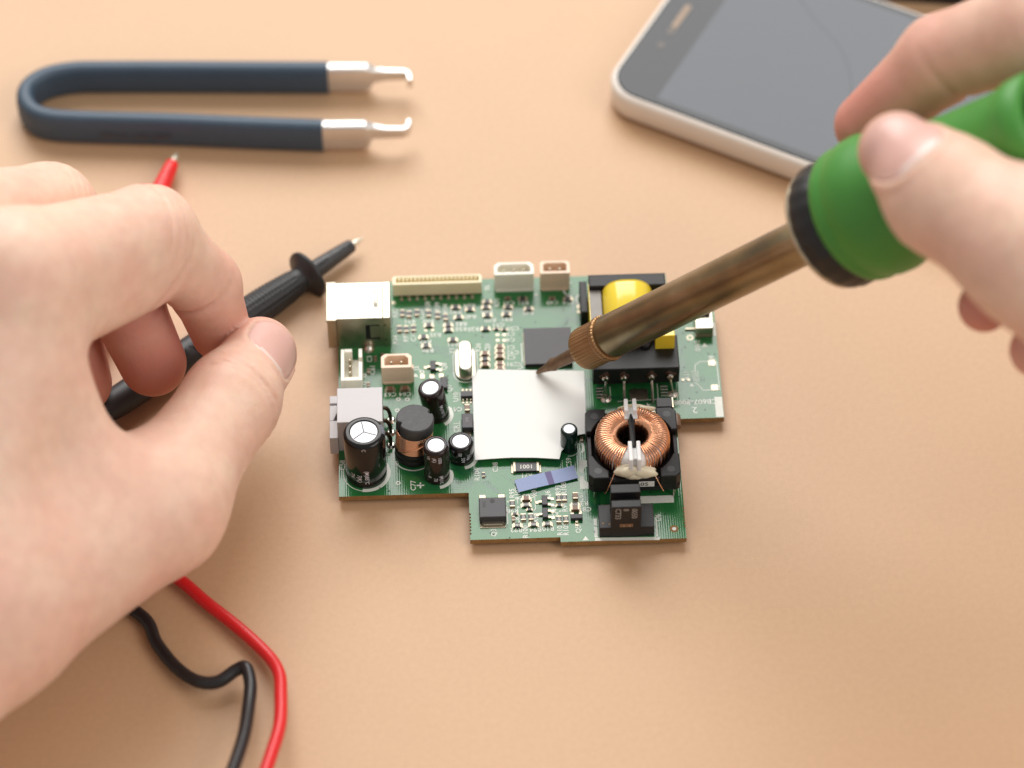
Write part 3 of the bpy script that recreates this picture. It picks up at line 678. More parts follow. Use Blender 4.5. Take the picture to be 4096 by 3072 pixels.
# ---- grey telephone jack
m = MB(); m.box(-43.15, -32.1, -22.1, -11.3, B, 14.1, 0.15); rj = m.build('phone_jack', 'grey_plastic', board)
m = MB(); m.prism([(-45.2, -22.5), (-43.18, -22.5), (-43.18, -17.0), (-45.2, -17.0)], B - 0.6, 8.6, 0.12); m.prism([(-45.2, -16.95), (-44.3, -16.95), (-43.18, -14.0), (-43.18, -12.2), (-45.2, -12.2)], B - 0.6, 8.6, 0.12); m.build('mouth_rim', 'grey_plastic', rj)
m = MB(); m.box(-45.2, -43.18, -11.6, -9.2, B - 0.6, 8.6, 0.12); m.build('mouth_rim', 'grey_plastic', rj)
m = MB(); m.box(-44.6, -43.2, -12.18, -11.62, B - 0.4, 7.8); m.build('mouth_slot', 'black_plastic', rj)
for k, v in enumerate((-12.8, -16.8, -20.7)):
    pts = [(-32.3, v + 0.3, B + 4.2), (-31.6, v + 0.3, B + 4.3), (-30.9, v + 0.2, B + 3.6), (-30.5, v, B + 2.2), (-30.4, v, B + 0.1)]
    m = MB(); m.tube(smooth_path(pts, 5), 0.5, 8); m.build('lead', 'brown_lead', rj)
    m = MB(); m.lathe([(1.25, 0), (1.1, 0.12), (0.7, 0.5)], (-30.35, v - 0.1, B), n=16); m.build('solder_joint', 'solder', rj)
silk([(-31.0, -21.9), (-29.6, -21.9), (-29.6, -20.0), (-31.0, -20.0)])

# ---- transformer
m = MB(); m.box(19.95, 41.3, -5.5, 5.2, B + 2.5, 11.1, 0.25); tf = m.build('transformer', 'black_plastic', board)
m = MB(); m.box(19.95, 39.1, 17.2, 21.2, B + 1.0, 16.4, 0.3); m.build('bobbin_flange', 'black_plastic', tf)
m = MB(); m.box(20.0, 22.9, 1.2, 17.15, B + 2.6, 15.0, 0.12); m.build('core_leg', 'core_grey', tf)
m = MB(); m.box(19.8, 19.98, 1.2, 19.5, B + 2.6, 14.9); m.build('core_tape', 'coil_tape', tf)
m = MB(); m.box(35.6, 40.35, 0.7, 8.5, 11.12, 16.0, 0.2); m.build('core_tape', 'coil_tape', tf)
m = MB(); V = []; F = []; n = 40; vs_ = (4.5, 4.9, 16.4, 17.15)
for j, vv in enumerate(vs_):
    k = 0.96 if j == 0 else 1.0
    for i in range(n):
        a = 2 * math.pi * i / n; cx = math.copysign(abs(math.cos(a)) ** 0.75, math.cos(a)); sz = math.copysign(abs(math.sin(a)) ** 0.8, math.sin(a))
        V.append((29.4 + 6.5 * k * cx, vv, 11.3 + 7.6 * k * sz))
for j in range(3):
    for i in range(n): F.append((j * n + i, j * n + (i + 1) % n, (j + 1) * n + (i + 1) % n, (j + 1) * n + i))
F += [tuple(range(n)), tuple(range(3 * n, 4 * n))[::-1]]
m.add(V, F, 0, True); m.build('coil', 'coil_tape', tf)
m = MB(); m.box(17.9, 19.75, 15.2, 25.6, B, 9.0, 0.25); m.build('clip', 'black_plastic', tf)
m = MB(); m.lathe([(1.5, 0), (1.5, 0.8), (1.2, 1.1)], (33.2, 2.1, 11.1), n=18); m.build('bobbin_boss', 'black_plastic', tf)
for (u, uf, vf, bulge) in [(22.95, 23.0, -8.2, 1), (27.5, 27.6, -10.0, 0), (34.35, 34.6, -10.0, 0), (38.95, 39.8, -7.2, 1)]:
    m = MB(); m.tube(smooth_path([(u, -5.4, 8.4), (u, -6.2, 8.4), (u + 0.05, -6.7, 7.8), (u * 0.6 + uf * 0.4, -6.9 + (vf + 6.9) * 0.3, 6.2), (uf, vf, B + 0.1)], 5), 0.33, 8); m.build('pin', 'solder', tf)
    m = MB(); m.lathe([(0.75, -0.9), (0.95, -0.3), (0.85, 0.4), (0.5, 0.8)], (u, -6.0, 8.4), (0, -0.8, 0.2), n=14); m.build('solder_joint', 'solder', tf)
    m = MB(); m.lathe([(1.15, -0.5), (1.3, 0.0), (1.0, 0.15), (0.5, 0.2)], (u, -5.5, 8.5), (0, -1, 0), n=14, rfun=lambda a, z: 1 + 0.25 * math.sin(3 * a + u) + 0.15 * math.sin(5 * a)); m.build('flux_stain', 'flux', tf)
    if bulge:
        m = MB(); m.lathe([(1.45, 0), (1.4, 0.15), (0.8, 0.35), (0.5, 0.9), (0.4, 1.3)], (uf, vf, B), n=20); m.build('solder_joint', 'solder', tf)
pad(31.2, -7.2, 4.6, 3.6)
for k in range(4):
    for u in (21.6, 37.6):
        m = MB(); m.tube([(u - 0.9, -5.0 - 1.0 * k, B + 0.25), (u + 0.9, -5.0 - 1.0 * k, B + 0.25)], 0.28, 6); m.build('lead', 'solder', tf)

# ---- toroidal choke in its black cradle
cu0, cv0 = 28.2, -28.6
tz = B + 2.7
m = MB(); m.prism(rounded(17.2, 39.4, -39.3, -17.9, 1.2, 3), tz, tz + 1.6, 0.1); ck = m.build('toroid_choke', 'black_plastic', board)
def corner(su, sv):
    """corner block with its inner side hollowed round the ring"""
    x0, x1 = (17.2, cu0) if su < 0 else (cu0, 39.4); y0, y1 = (-39.3, cv0) if sv < 0 else (cv0, -17.9)
    X = x0 if su < 0 else x1; Y = y0 if sv < 0 else y1; R = 10.35
    w = 4.9; l = 7.0; c = 1.1
    a0 = math.acos(max(-1, min(1, (abs(X - cu0) - w) / R))); a0 = math.atan2(math.sqrt(max(0, R * R - (abs(X - cu0) - w) ** 2)), abs(X - cu0) - w)
    yin = abs(Y - cv0) - l; a1 = math.asin(max(0.02, min(0.95, yin / R)))
    arc = [(cu0 + su * R * math.cos(a1 + (a0 - a1) * i / 8), cv0 + sv * R * math.sin(a1 + (a0 - a1) * i / 8)) for i in range(9)]
    poly = [(X - su * w, Y), (X - su * c, Y), (X, Y - sv * c), (X, Y - sv * l)] + arc
    area2 = sum(poly[i][0] * poly[(i + 1) % len(poly)][1] - poly[(i + 1) % len(poly)][0] * poly[i][1] for i in range(len(poly)))
    if area2 < 0: poly = poly[::-1]
    m = MB(); m.prism(poly, tz + 1.62, B + 8.0, 0.25); m.build('corner_block', 'black_plastic', ck)
    m = MB(); m.lathe([(0.95, 0), (0.95, 0.03)], (X - su * 2.3, Y - sv * 2.2, B + 8.0), n=20); m.lathe([(0.8, 0.03), (0.8, 0.04)], (X - su * 2.3, Y - sv * 2.2, B + 8.0), n=20); m.build('ejector_mark', 'ic_body', ck)
for su in (-1, 1):
    for sv in (-1, 1): corner(su, sv)
for (a, b_, c_, d_) in [(22.2, 34.4, -39.0, -37.9), (22.2, 34.4, -19.2, -18.1), (17.4, 18.4, -32.0, -25.2), (38.2, 39.2, -32.0, -25.2)]:
    m = MB(); m.box(a, b_, c_, d_, tz + 1.62, B + 6.6, 0.2); m.build('cradle_wall', 'black_plastic', ck)
m = MB(); m.lathe([(10.3, 0), (10.3, 0.3), (5, 0.35)], (cu0, cv0, tz + 1.61), n=40); m.build('ring_seat', 'black_plastic', ck)
for u, v in ((18.7, -39.0), (37.9, -39.0), (18.7, -18.3), (37.9, -18.3)):
    m = MB(); m.tube([(u, v, tz + 0.2), (u, v - 0.2, B + 0.1)], 0.3, 8); m.build('pin', 'solder', ck)
# core ring under the wire
ri, ro, z0, z1 = 3.5, 8.75, B + 4.9, B + 11.6
m = MB(); V = []; F = []; nseg, nc = 48, 16
def sect(k, grow=0.0):
    a = 2 * math.pi * k / nc; cx = (ri + ro) / 2; hw = (ro - ri) / 2 + grow; hz = (z1 - z0) / 2 + grow
    c = math.copysign(abs(math.cos(a)) ** 0.62, math.cos(a)); s = math.copysign(abs(math.sin(a)) ** 0.62, math.sin(a))
    return cx + hw * c, (z0 + z1) / 2 + hz * s
for i in range(nseg):
    t = 2 * math.pi * i / nseg
    for k in range(nc):
        r, z = sect(k); V.append((cu0 + r * math.cos(t), cv0 + r * math.sin(t), z))
for i in range(nseg):
    for k in range(nc): F.append((i * nc + k, ((i + 1) % nseg) * nc + k, ((i + 1) % nseg) * nc + (k + 1) % nc, i * nc + (k + 1) % nc))
m.add(V, F, 0, True); m.build('core_ring', 'separator_white', ck)
for side, a0, a1 in (('a', 101, 252), ('b', -69, 80)):
    turns = 31; per = 22; pts = []
    jit = [rng.uniform(-0.35, 0.35) for _ in range(turns + 2)]; jr = [rng.uniform(0, 0.14) for _ in range(turns + 2)]
    for i in range(turns * per + 1):
        f = i / per; j = int(f); w = f - j
        jj = jit[j] * (1 - w) + jit[j + 1] * w; g = 0.2 + jr[j] * (1 - w) + jr[j + 1] * w
        t = math.radians(a0 + (a1 - a0) * f / turns + jj * 2.2)
        a = 2 * math.pi * w; cx = (ri + ro) / 2; hw = (ro - ri) / 2 + g; hz = (z1 - z0) / 2 + g
        c = math.copysign(abs(math.cos(a)) ** 0.62, math.cos(a)); s = math.copysign(abs(math.sin(a)) ** 0.62, math.sin(a))
        r = cx + hw * c; z = (z0 + z1) / 2 + hz * s
        pts.append((cu0 + r * math.cos(t), cv0 + r * math.sin(t), z))
    m = MB(); m.tube(pts, 0.235, 6); m.build('copper_winding', 'copper_wire', ck)
for pts in ([(24.4, -36.6, B + 9.5), (23.2, -38.2, B + 7.5), (22.3, -39.6, B + 6), (21.4, -40.0, B + 3.2), (21.0, -39.6, B + 2.6)], [(31.8, -36.4, B + 9.5), (33.0, -38.2, B + 7.6), (34.2, -39.7, B + 5.6), (35.2, -40.2, B + 3.4)],
            [(22.6, -21.8, B + 9.6), (21.8, -20.6, B + 8.0), (21.9, -19.9, B + 6.0)]):
    m = MB(); m.tube(smooth_path(pts, 6), 0.17, 6); m.build('wire_end', 'copper_wire', ck)
# separator fins, divider blade, glue
for (u, v, l, zt) in [(27.0, -21.6, 1.9, B + 14.0), (29.05, -21.6, 1.9, B + 14.0), (27.3, -35.5, 3.0, B + 13.6), (29.3, -35.5, 3.0, B + 13.6)]:
    m = MB(); m.prism(rounded(u - 0.48, u + 0.48, v - l, v + l, 0.2, 2), B + 5, zt, 0.2); m.build('separator_fin', 'separator_white', ck)
m = MB(); m.prism([(27.45, -33.6), (28.75, -33.6), (28.8, -25.4), (28.3, -23.2), (27.9, -23.2), (27.4, -25.4)], tz + 1.6, B + 12.6, 0.35); m.build('divider_blade', 'black_plastic', ck)
m = MB(); m.box(26.5, 29.7, -24.5, -21.0, B + 11.7, B + 12.15, 0.15); m.box(26.7, 29.9, -37.0, -33.2, B + 11.7, B + 12.15, 0.15); m.build('separator_plate', 'separator_white', ck)
def blob(u, v, z, sx, sy, sz, seed, mat='glue', name='glue_blob', parent=None):
    m = MB(); V = []; F = []; nu, nv = 28, 12; rr = random.Random(seed); ph = [rr.uniform(0, 6.28) for _ in range(6)]
    for j in range(nv + 1):
        b_ = -math.pi / 2 + math.pi * j / nv
        for i in range(nu):
            a = 2 * math.pi * i / nu
            k = 1 + 0.10 * math.sin(3 * a + ph[0]) + 0.07 * math.sin(5 * a + ph[1] + 2 * b_) + 0.05 * math.sin(7 * a + ph[2])
            V.append((u + sx * k * math.cos(b_) * math.cos(a), v + sy * k * math.cos(b_) * math.sin(a), z + sz * math.sin(b_) * (1 + 0.1 * math.sin(2 * a + ph[3]))))
    for j in range(nv):
        for i in range(nu): F.append((j * nu + i, j * nu + (i + 1) % nu, (j + 1) * nu + (i + 1) % nu, (j + 1) * nu + i))
    m.add(V, F, 0, True); m.build(name, mat, parent or ck)
blob(27.0, -37.5, B + 8.3, 3.9, 1.5, 1.9, 3); blob(30.6, -37.8, B + 7.9, 3.2, 1.4, 1.7, 5); blob(28.6, -38.1, B + 7.2, 2.6, 1.1, 1.2, 12); blob(29.4, -19.6, B + 9.3, 4.4, 1.4, 1.5, 8); blob(24.0, -19.3, B + 7.2, 1.6, 1.0, 0.9, 9)
# part-number label on the cradle
m = MB(); m.box(29.3, 33.0, -39.42, -39.31, B + 4.3, B + 6.2); lb = m.build('paper_label', 'label_paper', ck)
V, F = text_mesh('0S'); m = MB(); m.add([(30.6 + x * 1.3 * 1.1, -39.44, B + 5.25 + y * 1.3) for x, y in V], F); m.build('lettering', 'black_plastic', lb)
m = MB(); m.box(22.3, 33.2, -39.3, -39.02, tz + 1.6, B + 6.4); m.build('cradle_wall', 'black_plastic', ck)
# small parts behind the choke
m = MB(); m.box(35.0, 38.8, -16.2, -13.3, B, 9.1, 0.15); rl = m.build('fuse_block', 'black_plastic', board)
m = MB(); m.box(38.85, 39.15, -16.3, -13.2, B, 9.0); m.build('end_plate', 'tin', rl)
m = MB(); m.box(32.6, 34.9, -15.9, -14.9, B + 2.4, B + 2.8); m.build('lead', 'tin', rl)
m = MB(); m.lathe([(0.9, 0), (1.0, 0.3), (1.0, 3.4), (0.8, 3.9)], (40.0, -19.2, B + 1.5), (0, 1, 0), n=16); m.build('axial_resistor', 'cap_ceramic', board)
# slotted optical sensor
m = MB(); m.box(19.2, 32.4, -51.0, -44.0, B, 6.7, 0.12); u6 = m.build('optical_sensor', 'black_plastic', board)
m = MB(); m.box(21.95, 29.05, -51.12, -48.95, B, 14.8, 0.18); fr = m.build('sensor_tower', 'black_plastic', u6)
m = MB(); m.box(22.0, 29.1, -46.75, -44.15, 6.68, 14.8, 0.18); m.build('sensor_tower', 'black_plastic', u6)
m = MB(); m.box(22.5, 28.6, -48.93, -46.77, 6.68, 12.4); m.build('slot_floor', 'black_plastic', u6)
for body, u, h in (('C733', 23.5, 1.35), ('8', 25.4, 1.25), ('0050', 27.4, 1.35)):
    V, F = text_mesh(body); m = MB(); zc = 12.2 if body != '8' else 13.7
    m.add([(u + y * h * 1, -51.135, zc - x * h * 0.98) for x, y in V], F); m.build('lettering', 'core_grey', fr)
m = MB(); m.box(24.0, 27.2, -51.2, -51.12, 7.1, 8.3); m.build('sensor_window', 'cap_ceramic', fr)
for u in (25.0, 26.4):
    m = MB(); m.box(u - 0.25, u + 0.25, -51.25, -51.2, 7.3, 7.8); m.build('contact', 'tin', fr)
for u, v in ((20.1, -49.6), (21.6, -49.9), (22.1, -45.0)):
    m = MB(); m.lathe([(0.16, 0), (0.12, 0.08)], (u, v, 6.69), n=8); m.build('paint_speck', 'orange_speck', u6)
m = MB(); m.box(20.0, 24.0, -43.6, -41.8, B, B + 0.9, 0.1); m.build('solder_pad', 'tin', board)
# push switch at the side
m = MB(); m.box(46.6, 51.0, 11.0, 17.5, B, 6.4, 0.15); sw = m.build('push_switch', 'usb_steel', board)
m = MB(); m.box(47.0, 50.4, 15.0, 17.2, 6.42, 7.4, 0.1); m.build('button', 'black_plastic', sw)
m = MB(); m.box(46.5, 50.6, 10.7, 10.98, B, B + 0.5); m.box(44.2, 47.0, 13.2, 13.6, B, B + 0.5); m.build('lead', 'tin', sw)
ring_mark(45.2, 10.8, 0.55, 0.85, mat='tin', n=18); silk([(51.0, 11.2), (51.8, 11.2), (51.8, 15.4), (51.0, 15.4)])

# ---- white insulating sheet and blue tape stuck on the board
def sheet(poly, z, t, mat, name, warp, sub=26):
    xs = [p[0] for p in poly]; ys = [p[1] for p in poly]
    bm = bmesh.new(); vsb = [bm.verts.new((x, y, 0)) for x, y in poly]; bm.faces.new(vsb)
    for ax, lo, hi in ((0, min(xs), max(xs)), (1, min(ys), max(ys))):
        for k in range(1, sub):
            c = [0, 0, 0]; c[ax] = lo + (hi - lo) * k / sub; n = [0, 0, 0]; n[ax] = 1
            bmesh.ops.bisect_plane(bm, geom=bm.verts[:] + bm.edges[:] + bm.faces[:], plane_co=c, plane_no=n)
    r = bmesh.ops.extrude_face_region(bm, geom=bm.faces[:])
    for e in r['geom']:
        if isinstance(e, bmesh.types.BMVert): e.co.z += t
    for v in bm.verts: v.co.z += z + warp(v.co.x, v.co.y)
    bmesh.ops.recalc_face_normals(bm, faces=bm.faces)
    for v in bm.verts: v.co *= S
    me = bpy.data.meshes.new(name); bm.to_mesh(me); bm.free(); me.materials.append(MATS[mat])
    for p in me.polygons: p.use_smooth = False
    return link(name, me, board)
poly = [(-9.95, -27.45), (-6, -27.3), (-1.2, -27.2), (5, -27.5), (10.6, -28.1), (11.2, -25.6), (15.6, -20.6), (17.7, -20.2), (17.95, -0.3), (-8.2, 1.2), (-8.7, 0.6), (-9.0, -0.2), (-9.9, -0.9)]
sh = sheet(poly, B + 1.35, 0.18, 'label_paper', 'insulating_sheet', lambda x, y: 0.22 * math.sin((x + 10) * 0.11) * max(0.0, min(1.0, (-y - 5) / 22)) + 0.0003 * (y + 13) ** 2)
sh['label'] = 'plain white insulating sheet lying over the chips'
m = MB(); m.box(-7, 14, -22, -3, B + 0.0, B + 1.28); m.build('shielded_module', 'ic_body', board)
tp = sheet([(0.33, -37.2), (14.95, -33.25), (14.1, -29.3), (-0.55, -33.4)], B + 0.62, 0.10, 'blue_tape', 'blue_strip', lambda x, y: 0.12 * math.sin(x * 0.4), 12)
tp['label'] = 'thin blue strip with a darker purple band'
tp2 = sheet([(7.75, -35.18), (9.2, -34.79), (8.35, -30.93), (6.85, -31.35)], B + 0.72, 0.02, 'purple_ink', 'purple_band', lambda x, y: 0.12 * math.sin(x * 0.4), 4)
tp2.parent = tp

# ------------------------------------------------------------------ spring tool with navy grip
pm('navy_grip', (0.044, 0.076, 0.114, 1), 0.50, noise=0.10, nscale=300, bump=0.25, bscale=2500)
pm('tool_steel', srgb(222, 218, 214), 0.28, 0.75, noise=0.05, nscale=300)
pm('grip_print', (0.055, 0.062, 0.075, 1), 0.45)
tw = thing('extraction_tweezers', 'U-shaped spring tweezers with navy blue rubber grip and hooked steel tips', 'tweezers', (-80, 92, 0))
def strip(path, w, h, zc, name, mat, parent, rr=0.45, n=10, off=(0, 0, 0), hs=None, zs=None):
    """rounded bar swept along a flat path; w across, h upright"""
    P = [Vector((p[0] - off[0], p[1] - off[1])) for p in path]; m = MB(); V = []; k = 16
    ws = w if isinstance(w, (list, tuple)) else [w] * len(P); hs = hs or [h] * len(P); zs = zs or [zc] * len(P)
    for i, p in enumerate(P):
        t = (P[min(i + 1, len(P) - 1)] - P[max(i - 1, 0)]).normalized(); nn = Vector((-t.y, t.x))
        for j in range(k):
            a = 2 * math.pi * (j + 0.5) / k; c = math.copysign(abs(math.cos(a)) ** rr, math.cos(a)); s_ = math.copysign(abs(math.sin(a)) ** rr, math.sin(a))
            V.append((p.x + nn.x * ws[i] / 2 * c, p.y + nn.y * ws[i] / 2 * c, zs[i] + hs[i] / 2 * s_))
    F = []
    for i in range(len(P) - 1):
        for j in range(k): F.append((i * k + j, i * k + (j + 1) % k, (i + 1) * k + (j + 1) % k, (i + 1) * k + j))
    m.add(V, F, 0, True); m.add(V[:k], [tuple(reversed(range(k)))]); m.add(V[-k:], [tuple(range(k))])
    return m.build(name, mat, parent)
OFF = (-80, 92)
arm = [(-48.5, 103.0), (-70, 103.4), (-90, 103.8), (-108, 104.0), (-117, 103.8), (-124, 101.8), (-128.2, 97.8), (-128.8, 93.2), (-126.4, 88.8), (-121.5, 86.4), (-112, 85.4), (-90, 84.3), (-70, 82.9), (-49.3, 81.6)]
gp = [tuple(p) for p in smooth_path([(x, y, 0) for x, y in arm], 6)]
gr = strip(gp, 4.8, 10.0, 5.0, 'rubber_grip', 'navy_grip', tw, 0.62, off=OFF)
for sy, y0 in ((1, 103.0), (-1, 81.6)):
    x0 = -50.0
    st = strip([(x0, y0), (x0 + 6, y0), (x0 + 11.8, y0 - 0.1 * sy), (x0 + 12.6, y0 - 0.1), (x0 + 13.8, y0 - 0.3 * sy), (x0 + 17, y0 - 0.4), (x0 + 22, y0 - 0.4)], [3.4, 3.4, 3.4, 3.1, 2.2, 1.7, 1.6], 8.6, 5.2,
               'steel_jaw', 'tool_steel', tw, 0.3, off=OFF, hs=[8.6, 8.6, 8.6, 7.5, 4.4, 3.4, 3.2], zs=[5.2, 5.2, 5.2, 5.4, 6.2, 6.4, 6.4])
    strip([(x0 + 21.6, y0 - 0.4), (x0 + 22.7, y0 - 0.4 - 0.3 * sy), (x0 + 23.2, y0 - 0.6 - 1.4 * sy), (x0 + 23.4, y0 - 0.6 - 3.2 * sy)] if sy > 0 else
          [(x0 + 21.6, y0 - 0.4), (x0 + 22.7, y0 - 0.1), (x0 + 23.2, y0 + 1.0), (x0 + 23.4, y0 + 2.8)], 1.4, 3.2, 6.4, 'hook_tip', 'tool_steel', tw, 0.35, off=OFF)
# worn, unreadable remains of print on the front face
wp = MB()
for k in range(16):
    x = -107.5 + k * 1.15 + rng.uniform(-0.2, 0.2)
    if k in (6, 11): continue
    wp.box(x + 80 - 0.32, x + 80 + 0.32, 85.0 - 0.055 * (x + 107) - 92 - 2.66, 85.0 - 0.055 * (x + 107) - 92 - 2.55, 4.0 + rng.uniform(0, 0.6), 5.6 + rng.uniform(-0.5, 0.5))
wp.build('worn_print', 'grip_print', tw)

# ------------------------------------------------------------------ phone
pm('phone_frame', srgb(236, 228, 218), 0.32, 0.0, noise=0.03, nscale=100)
pm('phone_glass', (0.009, 0.012, 0.017, 1), 0.04, ior=1.36, coat=0.0)
pm('phone_screen', (0.032, 0.042, 0.058, 1), 0.06, ior=1.40)
pm('phone_dark', (0.10, 0.085, 0.07, 1), 0.5)
pm('mesh_metal', srgb(150, 130, 112), 0.6, 0.4, noise=0.3, nscale=3000)
PW, PL = 66.0, 136.0
pa = math.radians(-28.3)
ph = thing('smartphone', 'silver framed smartphone lying face up with blank grey screen', 'smartphone', (23.7, 94.3, 0), pa)
# local x runs along the long side, local y across; origin at one corner
m = MB(); m.prism(rounded(0, PL, 0, PW, 9.5, 10), 0.6, 8.9, 1.3, bev_bottom=True, smooth=True); m.build('frame', 'phone_frame', ph)
m = MB(); m.prism(rounded(1.5, PL - 1.5, 1.5, PW - 1.5, 8.2, 10), 8.7, 9.25, 0.3); gl = m.build('front_glass', 'phone_glass', ph)
m = MB(); m.box(15.5, PL - 15.5, 3.6, PW - 3.6, 9.26, 9.275); m.build('display', 'phone_screen', ph)
m = MB(); m.prism(rounded(6.6, 8.8, PW / 2 - 6.5, PW / 2 + 6.5, 1.05, 5), 9.26, 9.29); sp = m.build('earpiece', 'phone_dark', ph)
m = MB(); m.prism(rounded(7.0, 8.4, PW / 2 - 3.5, PW / 2 + 6.0, 0.6, 4), 9.295, 9.32); m.build('speaker_mesh', 'mesh_metal', sp)
m = MB(); m.lathe([(1.1, 9.26), (1.1, 9.28)], (7.7, PW / 2 - 11, 0), n=20); m.build('camera_lens', 'phone_dark', ph)
# fine crack line in the glass
cr = [(30, 58), (40, 50), (52, 42), (60, 30), (63, 18), (70, 8)]
m = MB(); m.tube(smooth_path([(x, y, 9.277) for x, y in cr], 6), 0.05, 4); m.build('crack', 'phone_glass', gl)

# dark case at the far edge of the table
pm('case_black', (0.008, 0.007, 0.007, 1), 0.5)
m = MB(); m.prism(rounded(0, 110, 0, 60, 3, 4), 0, 14, 1.0); cs = m.build('tool_case', 'case_black', None, (96, 136.5, 0), math.radians(-6))
cs['label'] = 'flat black case just showing at the far edge behind the smartphone'; cs['category'] = 'case'

# ------------------------------------------------------------------ test probes with cables
pm('probe_black', (0.020, 0.020, 0.021, 1), 0.46, noise=0.15, nscale=300, bump=0.15, bscale=2500)
pm('probe_barrel', (0.040, 0.039, 0.041, 1), 0.40, noise=0.1, nscale=300)  # same black plastic, its grey sheen put into a lighter base colour
pm('probe_ink', (0.004, 0.004, 0.004, 1), 0.3)
pm('probe_red', srgb(228, 40, 38), 0.40, noise=0.08, nscale=300, bump=0.1, bscale=2500, sss=0.1, sss_scale=0.0008)
pm('probe_red_ink', srgb(170, 20, 22), 0.4)
pm('cable_black', (0.012, 0.011, 0.012, 1), 0.36)
pm('cable_red', srgb(214, 32, 36), 0.34, sss=0.08, sss_scale=0.0006)
pm('needle', srgb(236, 228, 208), 0.35, 0.6)
def probe(name, label, tip, tail, mat, ink, cable, cmat, writing):
    tip = Vector(tip); tail = Vector(tail); ax = (tail - tip).normalized(); L = (tail - tip).length
    t = thing(name, label, 'test probe', (tip.x, tip.y, 0)); o = tip - Vector((tip.x, tip.y, 0))
    m = MB(); m.lathe([(0.1, 0), (0.45, 1.4), (0.85, 2.2), (0.95, 4.6)], o, ax, 14); m.build('needle', 'needle', t)
    m = MB(); m.lathe([(1.55, 4.1), (1.75, 4.4), (1.95, 6.5), (2.25, 12), (2.6, 18.6)], o, ax, 28); b = m.build('barrel', 'probe_barrel' if mat == 'probe_black' else mat, t)
    m = MB(); m.lathe([(2.4, 18.4), (5.6, 18.5), (6.5, 18.8), (6.6, 19.3), (6.4, 19.8), (4.2, 20.5), (3.5, 21.6)], o, ax, 36); m.build('finger_guard', mat, t)
    n = 44
    def knurl(a, z): return 1 + (0.04 * math.cos(9 * a + 3.0 * z) * math.cos(9 * a - 3.0 * z) if 23.5 < z < 44 else 0)
    zz = [21.5 + 0.19 * k for k in range(120)]
    prof = [(3.3 + 1.0 * math.sin(min(1, (z - 21.5) / 16) * math.pi / 2), z) for z in zz] + [(4.3, 46), (4.2, 58), (3.9, L * 0.9), (3.3, L)]
    m = MB(); m.lathe(prof, o, ax, 108, rfun=knurl); m.build('handle', mat, t)
    m = MB(); m.lathe([(3.0, L - 0.5), (2.6, L + 6), (2.2, L + 14), (1.8, L + 15)], o, ax, 20); m.build('strain_relief', mat, t)
    # raised writing along the barrel and the handle
    e = (Vector((0, 0, 1)) - ax * ax.z).normalized(); f = ax.cross(e)
    for body, zc, r, h, ang in writing:
        V, F = text_mesh(body); m = MB()
        W = []
        for x, y in V:
            al = math.radians(ang) - y * h / r; z = zc + x * h
            W.append(o + ax * z + (e * math.cos(al) + f * math.sin(al)) * (r + 0.06 + 0.055 * (z - 11 if z < 20 else 0)))
        m.add(W, F); m.build('lettering', ink, t)
    cp = [tip + ax * (L + 13)] + [Vector(p) for p in cable]
    m = MB(); m.tube([p - Vector((tip.x, tip.y, 0)) for p in smooth_path(cp, 10)], 1.55, 14); m.build('cable', cmat, t)
    return t

probe('test_probe', 'black test probe with round finger guard pointing at the metal socket on the board', (-37.9, 46.5, 3.6), (-103.5, -14.2, 5.2), 'probe_black', 'probe_ink',
      [(-131, -32, 4), (-143, -52, 3), (-128, -66, 2), (-104, -62, 2), (-88.2, -71.4, 2.0), (-83.8, -79.7, 2.0), (-78.9, -86.8, 2.6), (-73.8, -91.4, 3.6), (-68.9, -92.2, 4.2), (-64.6, -89.6, 5.2), (-62.3, -89.6, 6.2), (-61.0, -94.2, 6.4), (-61.0, -100.5, 7.3), (-61.4, -111.4, 11.0), (-63.0, -122.8, 15.0), (-65.2, -133.7, 18.8)],
      'cable_black', [('CAT III 600V', 11.4, 2.2, 1.65, -14), ('10A MAX', 60.0, 4.2, 2.0, -25)])
probe('test_probe', 'red test probe half hidden behind the curled fingers, tip toward the tweezers', (-87.7, 77.2, 3.6), (-110.5, -6.0, 5.2), 'probe_red', 'probe_red_ink',
      [(-117, -26, 4), (-118, -42, 3), (-108, -50, 2.6), (-94, -51, 2.6), (-80.4, -60.8, 2.6), (-72.7, -68.4, 2.6), (-65.0, -75.6, 2.6), (-57.8, -83.7, 3.0), (-54.7, -90.0, 4.4), (-53.9, -96.9, 6.1), (-53.6, -107.1, 8.6), (-55.1, -117.1, 11.1), (-56.6, -124.8, 13.0), (-58.7, -135.0, 15.6)],
      'cable_red', [('CAT III', 10.0, 2.2, 1.3, -18)])

# ------------------------------------------------------------------ soldering iron
def mat_barrel():
    m = bpy.data.materials.new('heat_barrel'); m.use_nodes = True; nt = m.node_tree; b = nt.nodes['Principled BSDF']
    tc = nt.nodes.new('ShaderNodeTexCoord'); mp = nt.nodes.new('ShaderNodeMapping'); mp.inputs['Scale'].default_value = (90, 90, 62)
    nt.links.new(tc.outputs['Object'], mp.inputs['Vector'])
    n = nt.nodes.new('ShaderNodeTexNoise'); n.inputs['Scale'].default_value = 1.0; n.inputs['Detail'].default_value = 5; nt.links.new(mp.outputs[0], n.inputs['Vector'])
    r = nt.nodes.new('ShaderNodeValToRGB'); e = r.color_ramp.elements
    e[0].position = 0.30; e[0].color = srgb(112, 100, 80); e[1].position = 0.76; e[1].color = srgb(188, 170, 122)
    k = e.new(0.5); k.color = srgb(138, 122, 92); k = e.new(0.62); k.color = srgb(152, 138, 112)
    nt.links.new(n.outputs['Fac'], r.inputs[0]); nt.links.new(r.outputs[0], b.inputs['Base Color'])
    b.inputs['Metallic'].default_value = 0.85; b.inputs['Roughness'].default_value = 0.30
    MATS['heat_barrel'] = m
